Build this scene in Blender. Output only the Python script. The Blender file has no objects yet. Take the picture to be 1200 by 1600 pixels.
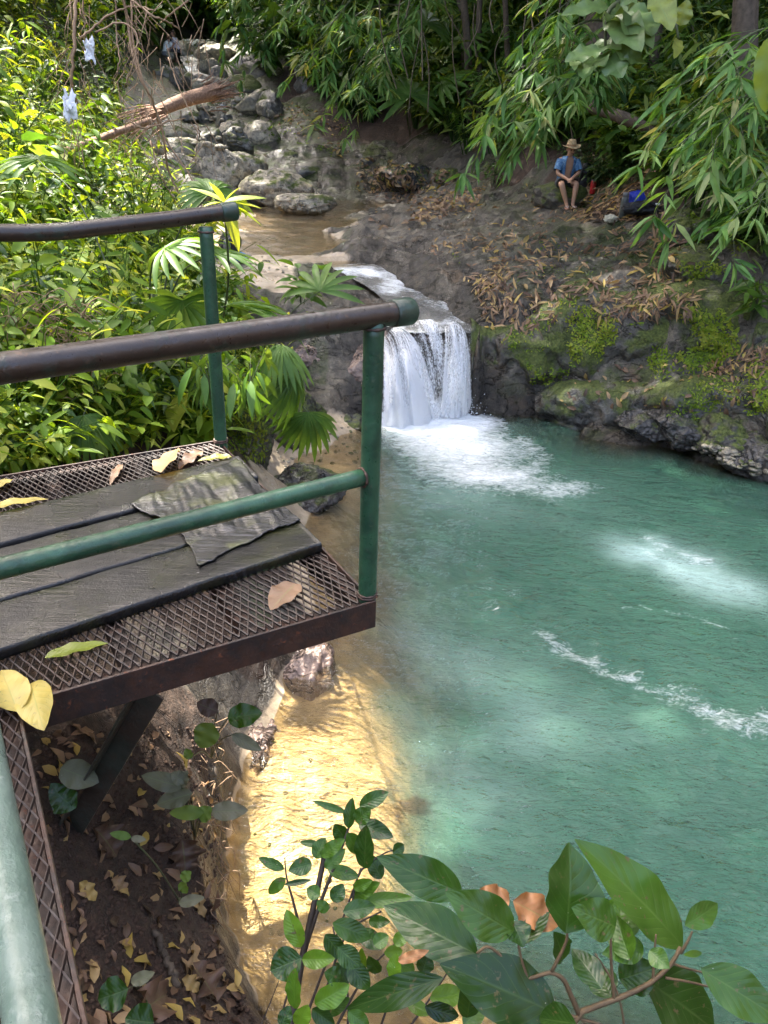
import bpy, bmesh, math, random
import numpy as np
from mathutils import Vector, Matrix

# ------------------------------------------------------------------ camera, world, sun, exposure
SC = bpy.context.scene
COL = SC.collection
H = 3.5                                   # camera height above the plunge pool (z = 0)
PITCH, ROLL, FPX = math.radians(27), math.radians(2), 1200.0
f_ = np.array([0, math.cos(PITCH), -math.sin(PITCH)]); r_ = np.array([1., 0, 0]); u_ = np.array([0, math.sin(PITCH), math.cos(PITCH)])
CAM = np.array([0, 0, H])
cam_d = bpy.data.cameras.new('camera'); cam = bpy.data.objects.new('camera', cam_d); COL.objects.link(cam)
cam_d.sensor_fit = 'HORIZONTAL'; cam_d.sensor_width = 36; cam_d.lens = 36.0 * FPX / 1200
cam_d.clip_start = 0.05; cam_d.clip_end = 500
cx = r_ * math.cos(ROLL) + u_ * math.sin(ROLL); cy = -r_ * math.sin(ROLL) + u_ * math.cos(ROLL)
mw = Matrix.Identity(4)
for i in range(3):
    mw[i][0] = cx[i]; mw[i][1] = cy[i]; mw[i][2] = -f_[i]; mw[i][3] = CAM[i]
cam.matrix_world = mw
SC.camera = cam

SUN_EL, SUN_AZ = math.radians(60), math.radians(-38)      # azimuth from +Y, negative = towards -X
SDIR = np.array([math.sin(SUN_AZ) * math.cos(SUN_EL), math.cos(SUN_AZ) * math.cos(SUN_EL), math.sin(SUN_EL)])
w = bpy.data.worlds.new('World'); SC.world = w; w.use_nodes = True
nt = w.node_tree
sky = nt.nodes.new('ShaderNodeTexSky'); sky.sky_type = 'NISHITA'; sky.sun_disc = False
sky.sun_elevation = SUN_EL; sky.sun_rotation = SUN_AZ; sky.air_density = .8; sky.dust_density = 6.0; sky.ozone_density = 0.0
bg = nt.nodes['Background']; bg.inputs['Strength'].default_value = 0.15
nt.links.new(sky.outputs[0], bg.inputs[0])
sd = bpy.data.lights.new('sun', 'SUN'); sd.energy = 5.0; sd.angle = math.radians(0.53); sd.color = (1, .95, .86)
so = bpy.data.objects.new('sun', sd); COL.objects.link(so)
so.rotation_euler = Vector(tuple(SDIR)).to_track_quat('Z', 'Y').to_euler(); so.location = (0, 0, 30)
SC.view_settings.view_transform = 'Standard'; SC.view_settings.look = 'None'
SC.view_settings.gamma = 1; SC.view_settings.exposure = 3.05
SC.render.engine = 'CYCLES'
cy_ = SC.cycles; cy_.max_bounces = 8; cy_.diffuse_bounces = 4; cy_.glossy_bounces = 3; cy_.transmission_bounces = 4
cy_.transparent_max_bounces = 12; cy_.use_denoising = True; cy_.caustics_reflective = False; cy_.caustics_refractive = False
cy_.sample_clamp_indirect = 6

# ------------------------------------------------------------------ measuring helpers
def ray(u, v):
    a = (u - 600) / FPX; b = (800 - v) / FPX
    return f_ + a * cx + b * cy
def W(u, v, z):                            # where the line of sight meets the level z
    d = ray(u, v); return CAM + d * ((z - H) / d[2])
def Y(u, v, y):                            # where it reaches the distance y
    d = ray(u, v); return CAM + d * (y / d[1])
def D(u, v, dep): return CAM + ray(u, v) * dep

rng = np.random.default_rng(7)
# ------------------------------------------------------------------ noise
def _hash(ix, iy, iz, seed):
    h = (ix.astype(np.int64) * 374761393 + iy.astype(np.int64) * 668265263 + iz.astype(np.int64) * 2147483647 + seed * 974711) & 0x7fffffff
    h = ((h ^ (h >> 13)) * 1274126177) & 0x7fffffff
    h = ((h ^ (h >> 16)) * 668265263) & 0x7fffffff
    return ((h ^ (h >> 15)) & 0xffff) / 32767.5 - 1.0
def vnoise(p, seed=0):
    p = np.asarray(p, float); i = np.floor(p); f = p - i; i = i.astype(np.int64); s = f * f * f * (f * (f * 6 - 15) + 10)
    r = 0
    for dx in (0, 1):
        wx = s[:, 0] if dx else 1 - s[:, 0]
        for dy in (0, 1):
            wy = s[:, 1] if dy else 1 - s[:, 1]
            for dz in (0, 1):
                wz = s[:, 2] if dz else 1 - s[:, 2]
                r = r + wx * wy * wz * _hash(i[:, 0] + dx, i[:, 1] + dy, i[:, 2] + dz, seed)
    return r
def fbm(p, octs=4, seed=0, gain=.5):
    p = np.asarray(p, float); r = 0; a = 1.0
    for o in range(octs):
        r = r + a * vnoise(p * (2.03 ** o) + o * 17.3, seed + o); a *= gain
    return r
def ridged(p, octs=4, seed=0):
    p = np.asarray(p, float); r = 0; a = 1.0
    for o in range(octs):
        r = r + a * (1 - 2 * np.abs(vnoise(p * (2.03 ** o) + o * 11.3, seed + o))); a *= .5
    return r
def sstep(a, b, x):
    t = np.clip((x - a) / (b - a), 0, 1); return t * t * (3 - 2 * t)

# ------------------------------------------------------------------ objects
def link(o, parent=None):
    COL.objects.link(o)
    if parent is not None: o.parent = parent
    return o
def mesh(name, V, F, m, parent=None, attrs=None, smooth=True):
    """V (n,3); F an int array (k,3|4) or a list of such arrays -> one mesh object"""
    V = np.asarray(V, np.float32); Fs = F if isinstance(F, (list, tuple)) else [F]
    Fs = [np.asarray(x, np.int32) for x in Fs if len(x)]
    me = bpy.data.meshes.new(name)
    me.vertices.add(len(V)); me.vertices.foreach_set('co', V.ravel())
    loops = np.concatenate([x.ravel() for x in Fs]); tot = np.concatenate([np.full(len(x), x.shape[1], np.int32) for x in Fs])
    st = np.concatenate([[0], np.cumsum(tot)[:-1]]).astype(np.int32)
    me.loops.add(len(loops)); me.loops.foreach_set('vertex_index', loops)
    me.polygons.add(len(tot)); me.polygons.foreach_set('loop_start', st)
    me.polygons.foreach_set('use_smooth', np.full(len(tot), bool(smooth)))
    me.update(calc_edges=True)
    for k, a in (attrs or {}).items():
        a = np.asarray(a, np.float32)
        if a.ndim == 1:
            at = me.attributes.new(k, 'FLOAT', 'POINT'); at.data.foreach_set('value', a)
        else:
            at = me.attributes.new(k, 'FLOAT_VECTOR', 'POINT'); at.data.foreach_set('vector', a.ravel())
    for mm in (m if isinstance(m, (list, tuple)) else [m]): me.materials.append(mm)
    return link(bpy.data.objects.new(name, me), parent)
def tag(o, label, cat, group=None, kind=None):
    if label: o['label'] = label
    if cat: o['category'] = cat
    if group: o['group'] = group
    if kind: o['kind'] = kind
    return o
def thing(name, label, cat, loc=(0, 0, 0), rz=0, group=None):
    o = bpy.data.objects.new(name, None); COL.objects.link(o); o.empty_display_size = .1
    o.location = tuple(loc); o.rotation_euler = (0, 0, rz)
    return tag(o, label, cat, group)
def dup(root, loc, rot=(0, 0, 0), scale=1, label=None, group=None):
    r = root.copy(); COL.objects.link(r); r.location = tuple(loc); r.rotation_euler = rot; r.scale = (scale,) * 3
    if label: r['label'] = label
    if group: r['group'] = group
    for ch in list(root.children):
        c = ch.copy(); COL.objects.link(c); c.parent = r
    return r
class MB:
    """collects loose pieces and links them as ONE mesh"""
    def __init__(s): s.V = []; s.F3 = []; s.F4 = []; s.A = []; s.n = 0
    def add(s, V, F, A=None):
        V = np.asarray(V, float).reshape(-1, 3)
        for f in (F if isinstance(F, (list, tuple)) and len(F) and isinstance(F[0], np.ndarray) and F[0].ndim == 2 else [np.asarray(F)]):
            f = np.asarray(f)
            if len(f): (s.F3 if f.shape[1] == 3 else s.F4).append(f + s.n)
        s.V.append(V); s.A.append(np.zeros((len(V), 3)) if A is None else np.asarray(A, float)); s.n += len(V)
        return s
    def build(s, name, m, parent=None, smooth=True):
        F = []
        if s.F4: F.append(np.concatenate(s.F4))
        if s.F3: F.append(np.concatenate(s.F3))
        return mesh(name, np.concatenate(s.V), F, m, parent, {'leaf': np.concatenate(s.A)}, smooth)
def nrm(a):
    a = np.asarray(a, float); return a / np.maximum(np.linalg.norm(a, axis=-1, keepdims=True), 1e-9)
def tube(path, r, k=6, caps=True):
    P = np.asarray(path, float); n = len(P); r = np.broadcast_to(np.asarray(r, float), (n,)) if np.ndim(r) < 1 or len(np.atleast_1d(r)) == n else np.linspace(r[0], r[1], n)
    T = nrm(np.gradient(P, axis=0)); up = np.array([0, 0, 1.]) if abs(T[0][2]) < .9 else np.array([1., 0, 0])
    V = []; N = nrm(np.cross(T[0], up))
    for i in range(n):
        N = N - T[i] * (N @ T[i]); N = N / max(np.linalg.norm(N), 1e-9); B = np.cross(T[i], N)
        a = np.arange(k) * 2 * math.pi / k
        V.append(P[i] + r[i] * (np.cos(a)[:, None] * N + np.sin(a)[:, None] * B))
    V = np.concatenate(V); idx = np.arange(n * k).reshape(n, k); a = idx[:-1]; b = idx[1:]
    F = np.stack([a, np.roll(a, -1, 1), np.roll(b, -1, 1), b], -1).reshape(-1, 4)
    if caps:
        V = np.concatenate([V, P[:1], P[-1:]]); c0 = n * k; c1 = c0 + 1
        r0 = idx[0]; r1 = idx[-1]
        T3 = np.concatenate([np.stack([np.roll(r0, -1), r0, np.full(k, c0)], -1), np.stack([r1, np.roll(r1, -1), np.full(k, c1)], -1)])
        return V, [F, T3]
    return V, [F]
def bez(pts, n=12):
    P = np.asarray(pts, float); m = len(P) - 1; t = np.linspace(0, m, n); i = np.clip(t.astype(int), 0, m - 1); f = (t - i)[:, None]
    Q = np.concatenate([[2 * P[0] - P[1]], P, [2 * P[-1] - P[-2]]]); a, b, c, d = Q[i], Q[i + 1], Q[i + 2], Q[i + 3]
    return .5 * (2 * b + (c - a) * f + (2 * a - 5 * b + 4 * c - d) * f ** 2 + (3 * b - a - 3 * c + d) * f ** 3)
def box(c, ax, ay, az):
    """box centred on c with half-axis vectors"""
    c, ax, ay, az = [np.asarray(q, float) for q in (c, ax, ay, az)]
    V = np.array([c + sx * ax + sy * ay + sz * az for sx in (-1, 1) for sy in (-1, 1) for sz in (-1, 1)])
    F = np.array([[0, 1, 3, 2], [4, 6, 7, 5], [0, 4, 5, 1], [2, 3, 7, 6], [0, 2, 6, 4], [1, 5, 7, 3]])
    return V, F
def bevel(o, wdt=.004, seg=2):
    m = o.modifiers.new('bevel', 'BEVEL'); m.width = wdt; m.segments = seg; m.limit_method = 'ANGLE'; return o

# ------------------------------------------------------------------ materials
class NT:
    def __init__(s, name):
        s.m = bpy.data.materials.new(name); s.m.use_nodes = True; s.t = s.m.node_tree; s.t.nodes.clear()
        s.out = s.n('ShaderNodeOutputMaterial')
    def n(s, typ, **kw):
        x = s.t.nodes.new(typ)
        for k, v in kw.items():
            if k.startswith('i_'): s.set(x, k[2:], v)
            else: setattr(x, k, v)
        return x
    def set(s, x, key, v):
        key = int(key) if key.isdigit() else key
        sock = x.inputs[key]
        if isinstance(v, bpy.types.NodeSocket): s.t.links.new(v, sock)
        elif isinstance(v, bpy.types.Node): s.t.links.new(v.outputs[0], sock)
        else:
            if hasattr(sock, 'default_value') and sock.type == 'RGBA' and len(v) == 3: v = (*v, 1)
            sock.default_value = v
    def math(s, op, a, b=0.0, c=None, clamp=False):
        x = s.n('ShaderNodeMath', operation=op, use_clamp=clamp); s.set(x, '0', a); s.set(x, '1', b)
        if c is not None: s.set(x, '2', c)
        return x.outputs[0]
    def mix(s, f, a, b, typ='MIX'):
        x = s.n('ShaderNodeMix', data_type='RGBA', blend_type=typ, clamp_factor=True)
        s.set(x, '0', f); s.set(x, '6', a); s.set(x, '7', b); return x.outputs[2]
    def ramp(s, f, stops, interp='LINEAR'):
        x = s.n('ShaderNodeValToRGB'); x.color_ramp.interpolation = interp; e = x.color_ramp.elements
        while len(e) > 1: e.remove(e[-1])
        for i, (p, c) in enumerate(stops):
            if i == 0: e[0].position = p; q = e[0]
            else: q = e.new(p)
            if not isinstance(c, (tuple, list)): c = (c, c, c)
            q.color = (*c, 1) if len(c) == 3 else c
        s.set(x, '0', f); return x.outputs[0]
    def noise(s, scale, detail=4, rough=.5, vec=None, dist=0.0):
        x = s.n('ShaderNodeTexNoise'); s.set(x, 'Scale', scale); s.set(x, 'Detail', detail); s.set(x, 'Roughness', rough); s.set(x, 'Distortion', dist)
        s.set(x, 'Vector', s.pos() if vec is None else vec); return x.outputs[0]
    def pos(s):
        if not hasattr(s, '_p'): s._p = s.n('ShaderNodeTexCoord').outputs['Object']
        return s._p
    def attr(s, name, out='Fac'): return s.n('ShaderNodeAttribute', attribute_name=name).outputs[out]
    def bump(s, h, strength=.5, dist=.02, normal=None):
        x = s.n('ShaderNodeBump'); s.set(x, 'Strength', strength); s.set(x, 'Distance', dist); s.set(x, 'Height', h)
        if normal is not None: s.set(x, 'Normal', normal)
        return x.outputs[0]
    def bsdf(s, col, rough=.5, normal=None, spec=.5, metal=0.0, **kw):
        x = s.n('ShaderNodeBsdfPrincipled'); s.set(x, 'Base Color', col); s.set(x, 'Roughness', rough); s.set(x, 'Specular IOR Level', spec); s.set(x, 'Metallic', metal)
        if normal is not None: s.set(x, 'Normal', normal)
        for k, v in kw.items(): s.set(x, k, v)
        return x.outputs[0]
    def mixs(s, f, a, b):
        x = s.n('ShaderNodeMixShader'); s.set(x, '0', f); s.set(x, '1', a); s.set(x, '2', b); return x.outputs[0]
    def done(s, sh): s.t.links.new(sh, s.out.inputs[0]); return s.m

def leaf_mat(name, stops, transl=.35, rough=.42, vein=0.0, spots=0.0, tcol=1.5):
    """stops: colours along the per-leaf random number"""
    t = NT(name); sep = t.n('ShaderNodeSeparateXYZ'); t.set(sep, '0', t.attr('leaf', 'Vector'))
    lx, ly, rnd = sep.outputs[0], sep.outputs[1], sep.outputs[2]
    k = len(stops) - 1
    col = t.ramp(rnd, [(i / k, c) for i, c in enumerate(stops)])
    n = t.noise(9, 3)
    col = t.mix(.45, col, t.ramp(n, [(.3, (.45, .45, .4)), (.7, (1.25, 1.25, 1.2))]), 'MULTIPLY')
    nm = None
    if vein:
        ax = t.math('ABSOLUTE', lx); q = t.math('ADD', t.math('SUBTRACT', t.math('MULTIPLY', ly, t.math('ADD', t.math('MULTIPLY', rnd, 4.0), 6.5)), t.math('MULTIPLY', ax, 2.4)), t.math('MULTIPLY', t.noise(14, 2), .5))
        st = t.math('ABSOLUTE', t.math('SUBTRACT', t.math('FRACT', q), .5))
        side = t.ramp(st, [(.0, 1), (.07, 0)]); mid = t.ramp(ax, [(.0, 1), (.07, 0)])
        v = t.math('MAXIMUM', t.math('MULTIPLY', side, .6), mid)
        col = t.mix(t.math('MULTIPLY', v, t.math('MULTIPLY', t.noise(12, 2), vein * 1.6)), col, (.16, .26, .07))
        nm = t.bump(t.math('ADD', t.math('MULTIPLY', v, -1.0), t.math('MULTIPLY', st, 1.0)), .18, .005)
    if spots:
        sp = t.noise(55, 3, .6); col = t.mix(t.math('MULTIPLY', t.ramp(sp, [(.63, 0), (.7, 1)]), spots), col, (.10, .085, .035))
        sp2 = t.noise(90, 2); col = t.mix(t.math('MULTIPLY', t.ramp(sp2, [(.77, 0), (.79, 1)]), spots), col, (.5, .52, .42))
    b = t.bsdf(col, rough, nm, .5 if vein else .3)
    tr = t.n('ShaderNodeBsdfTranslucent'); t.set(tr, 'Color', t.mix(1.0, col, (tcol * 1.15, tcol, tcol * .35), 'MULTIPLY'))
    return t.done(t.mixs(transl, b, tr.outputs[0]))
def plain_mat(name, col, rough=.6, var=.35, scale=12, bumps=.2, spec=.4, metal=0.0):
    t = NT(name); n = t.noise(scale, 5, .6)
    c = t.mix(1.0, col, t.ramp(n, [(.25, (1 - var,) * 3), (.75, (1 + var,) * 3)]), 'MULTIPLY')
    return t.done(t.bsdf(c, rough, t.bump(t.noise(scale * 4, 4), bumps, .01), spec, metal))

# ================================================================== SETTING
# zones: 0 soil/forest floor, 1 bedrock, 2 sand and gravel
cp = []
def c_(p, z=None, zone=1): cp.append((p[0], p[1], p[2] if z is None else z, zone))
# plunge pool bed
for u, v in ((900, 900), (1050, 1050), (800, 1150), (950, 1250), (1150, 850), (850, 800), (1100, 1300), (760, 780), (760, 1300), (1200, 1150)): c_(W(u, v, 0), -1.3, 2)
for u, v in ((640, 860), (670, 1000), (690, 1150), (700, 1300), (720, 1450), (650, 780)): c_(W(u, v, 0), -.75, 2)
for u, v in ((570, 930), (590, 1050), (610, 1180), (615, 1300), (600, 1420), (600, 1560), (545, 800)): c_(W(u, v, 0), -.22, 2)
for u, v in ((510, 980), (510, 1080), (480, 1200), (460, 1300), (470, 1420), (500, 1550), (520, 770), (560, 720)): c_(W(u, v, 0), -.10, 2)
for u, v in ((450, 1060), (430, 1130), (385, 1190), (365, 1260), (352, 1340), (352, 1420), (385, 1510), (425, 1600), (470, 850), (440, 760), (480, 712), (560, 672)): c_(W(u, v, 0), -.03, 2 if v < 1150 else 0)
for q in ((2.2, 1.9, -1.2), (4.5, 3, -1.3), (7, 5, -1.0), (5.5, 7.2, -.6), (3.2, 8.4, -1), (1.5, 8.6, -1.3), (.7, 9.3, -1.1), (2.4, 9.3, -.8)): cp.append((*q, 2))
for u, v, z in ((400, 1230, -.05), (392, 1300, -.05), (395, 1400, -.05), (425, 1470, -.05), (440, 1250, -.07), (440, 1380, -.07), (425, 1180, -.05), (470, 1140, -.06), (520, 1250, -.11), (540, 1380, -.12), (550, 1130, -.13), (580, 1250, -.16), (470, 1540, -.08), (520, 1000, -.10), (580, 1350, -.16), (560, 1480, -.16), (500, 900, -.1)): c_(W(u, v, 0), z, 2)
for u, v in ((648, 1060), (650, 1180), (655, 1300), (650, 1420), (620, 960)): c_(W(u, v, 0), -.42, 2)
# soil bank under the walkway
for u, v, z in ((60, 1250, 1.25), (60, 1500, 1.25), (150, 1200, 1.1), (150, 1400, 1.0), (200, 1550, .9), (250, 1250, .8), (250, 1450, .75), (300, 1150, .62), (310, 1350, .55), (325, 1500, .5), (365, 1590, .45),
                (338, 1200, .4), (328, 1290, .42), (322, 1400, .45), (345, 1480, .42)): c_(W(u, v, z), z, 0)
for pl, z0, zn in (([(345, 1150), (338, 1200), (332, 1290), (324, 1400), (345, 1490), (372, 1560), (395, 1610)], .36, 0), ([(470, 1040), (440, 1110), (392, 1180), (366, 1255), (354, 1340), (354, 1420), (384, 1510), (425, 1600)], -.02, 2)):
    ww = bez([W(u, v, max(z0, 0)) for u, v in pl], 34)
    for k, q in enumerate(ww): cp.append((q[0] + .02 * math.sin(k * 2.9), q[1] + .02 * math.sin(k * 1.7 + 1), z0 + (.05 if z0 > 0 else .015) * math.sin(k * 2.2), zn))
for q in ((-.1, 1.1, 1.0), (.8, 1.0, .9), (1.8, .9, .8), (.2, 1.45, .55), (1.0, 1.45, .4), (2.0, 1.3, .4), (0, 0, 1.6), (-2, 1, 1.9), (-2, 3, 1.6), (2, -1, 1.6), (-4, 0, 3), (4, -2, 2), (5, .5, .8), (8, 1, 1.2), (9, 4, 1.5), (-2, -4, 2.5), (0, -9, 4), (9, -8, 5), (-9, -8, 6)): cp.append((*q, 0))
# bank beneath the platform and the planted slope beyond it
for q in ((-.95, 4.2, .45), (-1.4, 4.2, 1.0), (-1.15, 5.5, .5), (-1.8, 5.5, 1.15), (-2, 4.5, 1.3), (-3, 4.5, 1.9), (-4.5, 4.5, 2.9), (-1.6, 7, .9), (-2.5, 7, 1.5), (-4, 7, 2.3), (-5.5, 7, 3.5), (-3.4, 9.5, 1.75), (-4.4, 10, 2.3), (-5.8, 10, 3.4),
          (-6, 4, 4.2), (-10, 5, 8.5), (-7.5, 10, 5.2), (-12, 10, 10), (-7.5, 14, 4.2), (-6, 14, 2.7), (-9, 18, 4.2), (-13, 16, 9)): cp.append((*q, 0))
# rock left of the fall
for q in ((1.35, 9.95, -.4), (1.9, 9.8, -.35), (1.3, 9.5, -.6), (1.8, 9.3, -.7), (2.3, 9.2, -.5)): cp.append((*q, 1))
for q in ((-.45, 9.7, .25), (-.25, 10.2, .9), (-.3, 10.7, 1.25), (-1.2, 9.6, .35), (-1.2, 10.1, 1.15), (-1.9, 9.2, .8), (-2.2, 10.0, 1.35), (-.75, 11.4, 1.4)): cp.append((*q, 1))
for q in ((-1.3, 11, 1.45), (-2.4, 11.2, 1.55), (-1.9, 12.6, 1.56), (-1.1, 12.2, 1.54), (-2.9, 12.6, 1.66)): cp.append((*q, 2))
# channel and lip of the fall
for q in ((.1, 10.25, 1.02), (.6, 10.25, .98), (1.05, 10.3, 1.0), (.12, 9.85, -.3), (.6, 9.85, -.4), (1.1, 9.9, -.3), (.15, 11.0, 1.2), (-.35, 12.1, 1.4), (-.1, 11.6, 1.3), (.75, 11.0, 1.15)): cp.append((*q, 1))
# upper pool bed and shores
for u, v in ((400, 395), (455, 378), (520, 383), (420, 345), (500, 350), (560, 328), (600, 319), (480, 368)): c_(W(u, v, 1.5), 1.36, 2)
for u, v, zn in ((645, 311, 1), (615, 330, 1), (575, 345, 1), (545, 360, 1), (562, 385, 1), (480, 300, 1), (540, 303, 1), (600, 303, 1), (372, 330, 2), (352, 360, 2)): c_(W(u, v, 1.58), 1.58, zn)
for q in ((-3.4, 13.5, 1.7), (-4.4, 15.5, 1.8), (-5.3, 18, 1.95), (-6.4, 21.5, 2.1)): cp.append((*q, 2))
# rock apron on the far side
for u, v, z in ((600, 400, 1.6), (680, 430, 1.5), (640, 440, 1.4), (700, 420, 1.55), (760, 450, 1.45), (800, 470, 1.4), (750, 500, 1.25), (800, 440, 1.55), (900, 430, 1.65), (1000, 430, 1.75), (750, 350, 1.85), (850, 330, 2.1), (680, 345, 1.72), (620, 360, 1.62),
                (655, 318, 1.62), (950, 380, 1.95), (1050, 385, 2.05), (888, 327, 2.12), (960, 332, 2.14), (800, 310, 2.1), (720, 315, 1.9)): c_(W(u, v, z), z, 1)
for u, v, y in ((745, 525, 10.25), (800, 530, 10.1), (870, 512, 10.15), (950, 492, 9.95), (1060, 490, 9.5), (1150, 492, 9.15), (1250, 505, 8.7), (1400, 520, 8.2)): c_(Y(u, v, y), None, 1)
for x, y in ((2.6, 9.75), (3.2, 9.45), (3.9, 9.1), (4.6, 8.7), (5.4, 8.3)): cp.append((x, y, .2, 1)); cp.append((x - .1, y - .45, .1, 1)); cp.append((x - .25, y - .85, -.45, 1))
for u, v, y, zn in ((900, 255, 17.2, 0), (900, 170, 19, 0), (800, 262, 19, 0), (1010, 305, 13, 0), (1060, 200, 15, 0), (1120, 335, 10.8, 1), (1190, 300, 10.8, 0), (1200, 420, 9.6, 1)): c_(Y(u, v, y), None, zn)
# dark ledge behind the upper pool, mossy bank, hills
for u, v, y, zn in ((480, 285, 24.6, 1), (560, 283, 24.6, 1), (640, 285, 23.8, 1), (690, 300, 22, 1), (480, 250, 25.6, 1), (560, 245, 25.8, 1), (640, 250, 25, 1), (700, 270, 22.6, 1), (460, 200, 28, 1), (540, 200, 28.5, 0), (620, 215, 27, 0), (450, 165, 31, 1), (480, 130, 33, 0), (560, 150, 31, 0)): c_(Y(u, v, y), None, zn)
for u, v, y in ((400, 245, 26), (330, 245, 26), (370, 215, 28.5), (310, 205, 29), (360, 175, 32), (300, 165, 33), (330, 130, 36.5), (270, 125, 37.5), (300, 95, 41), (260, 92, 41), (300, 75, 45), (220, 150, 34), (220, 200, 30), (240, 260, 24.5), (250, 300, 21.6)): c_(Y(u, v, y), None, 1)
for q in ((-13, 22, 6), (-18, 24, 13), (-13, 30, 6.5), (-20, 32, 14), (-15, 40, 10.5), (-22, 42, 18), (-10, 52, 11), (-12, 62, 20), (0, 52, 16), (-4, 42, 9.5), (5, 36, 12), (0, 33, 7), (3, 29, 6), (9, 28, 12), (6, 22, 4.8), (11, 22, 10), (7, 16, 4.6), (12, 17, 10), (7, 11.5, 3.6), (11, 11, 8.5), (7.2, 8, 2.4), (11, 7, 7), (16, 30, 20), (20, 10, 18), (20, -5, 14), (-20, 0, 16), (-20, 14, 18), (0, 75, 30), (-30, 60, 34), (30, 60, 40), (-28, 30, 26), (35, 20, 34)): cp.append((*q, 0))
cp = np.array(cp)
_P = cp[:, :2]; _d = np.linalg.norm(_P[:, None] - _P[None], axis=-1)
_A = np.block([[_d + 1e-6 * np.eye(len(cp)), np.ones((len(cp), 1)), _P], [np.ones((1, len(cp))), np.zeros((1, 3))], [_P.T, np.zeros((2, 3))]])
_wt = np.linalg.lstsq(_A, np.concatenate([cp[:, 2], np.zeros(3)]), rcond=None)[0]
def base_z(x, y):
    q = np.stack([np.asarray(x, float).ravel(), np.asarray(y, float).ravel()], 1); out = np.zeros(len(q))
    for i in range(0, len(q), 20000):
        s = q[i:i + 20000]; d = np.linalg.norm(s[:, None] - _P[None], axis=-1)
        out[i:i + 20000] = d @ _wt[:-3] + _wt[-3] + s @ _wt[-2:]
    return out
def zones(x, y):
    q = np.stack([x, y], 1); o = np.zeros((len(q), 3))
    q = q + .35 * np.stack([fbm(np.c_[q * .9, q[:, :1] * 0], 3, 5), fbm(np.c_[q * .9, q[:, :1] * 0 + 9], 3, 6)], 1) * np.clip(np.linalg.norm(q, axis=1, keepdims=True) / 8, .1, 1)
    for i in range(0, len(q), 20000):
        d = np.linalg.norm(q[i:i + 20000][:, None] - _P[None], axis=-1); wgt = 1 / (d + .05) ** 4; wgt /= wgt.sum(1, keepdims=True)
        for k in range(3): o[i:i + 20000, k] = wgt[:, cp[:, 3] == k].sum(1)
    return o
def dpoly(x, y, pts):
    pts = np.array(pts, float); d = np.full(len(x), 1e9); q = np.stack([x, y], 1)
    for a, b in zip(pts[:-1], pts[1:]):
        ab = b - a; s = np.clip(((q - a) @ ab) / (ab @ ab), 0, 1); d = np.minimum(d, np.linalg.norm(q - a - s[:, None] * ab, axis=1))
    return d
CHAN = [(-.62, 12.45), (-.42, 12.1), (-.12, 11.65), (.22, 11.15), (.5, 10.7), (.65, 10.1)]
def ground_z(x, y):
    x = np.atleast_1d(np.asarray(x, float)); y = np.atleast_1d(np.asarray(y, float)); z = base_z(x, y); zo = zones(x, y); p = np.stack([x, y, z], 1)
    rock, soil, sand = zo[:, 1], zo[:, 0], zo[:, 2]
    far = np.clip(np.hypot(x, y) / 30, 0, 1)
    dz = rock * (.12 * ridged(p * np.array([.8, 1.7, 1.2]) + 3, 4, 11) + .05 * ridged(p * np.array([2.6, 4.4, 3]), 3, 21) + .012 * fbm(p * 17, 2, 25)) \
        + soil * (.07 * fbm(p * 1.6, 4, 31) + .018 * fbm(p * 11, 3, 35) + .25 * far * fbm(p * .5, 3, 37)) + sand * (.03 * fbm(p * 2, 3, 41) + .003 * fbm(p * 14, 2, 43))
    cv = dpoly(x, y, CHAN); on = (y > 10.0) & (y < 12.6)
    return z + dz * np.where(on, np.clip(cv / .7, .25, 1), 1) - .02 * rock - np.where(on, .14 * np.exp(-(cv / .5) ** 2), 0)
GZ = lambda x, y: float(ground_z(x, y)[0])

# --- ground sheet, finer towards the viewer
ang = np.concatenate([np.linspace(-178, -48, 50, endpoint=False), np.linspace(-48, 48, 560), np.linspace(48, 178, 51)[1:]]) * math.pi / 180
rad = np.concatenate([[.02, .2], np.geomspace(.4, 1.2, 20, endpoint=False), np.geomspace(1.2, 28, 470, endpoint=False), np.geomspace(28, 95, 50)])
RR, AA = np.meshgrid(rad, ang, indexing='ij')
gx, gy = (RR * np.sin(AA)).ravel(), (RR * np.cos(AA)).ravel()
gz = ground_z(gx, gy); zo = zones(gx, gy)
idx = np.arange(gx.size).reshape(RR.shape)
gf = np.stack([idx[:-1, :-1], idx[:-1, 1:], idx[1:, 1:], idx[1:, :-1]], -1).reshape(-1, 4)

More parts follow.
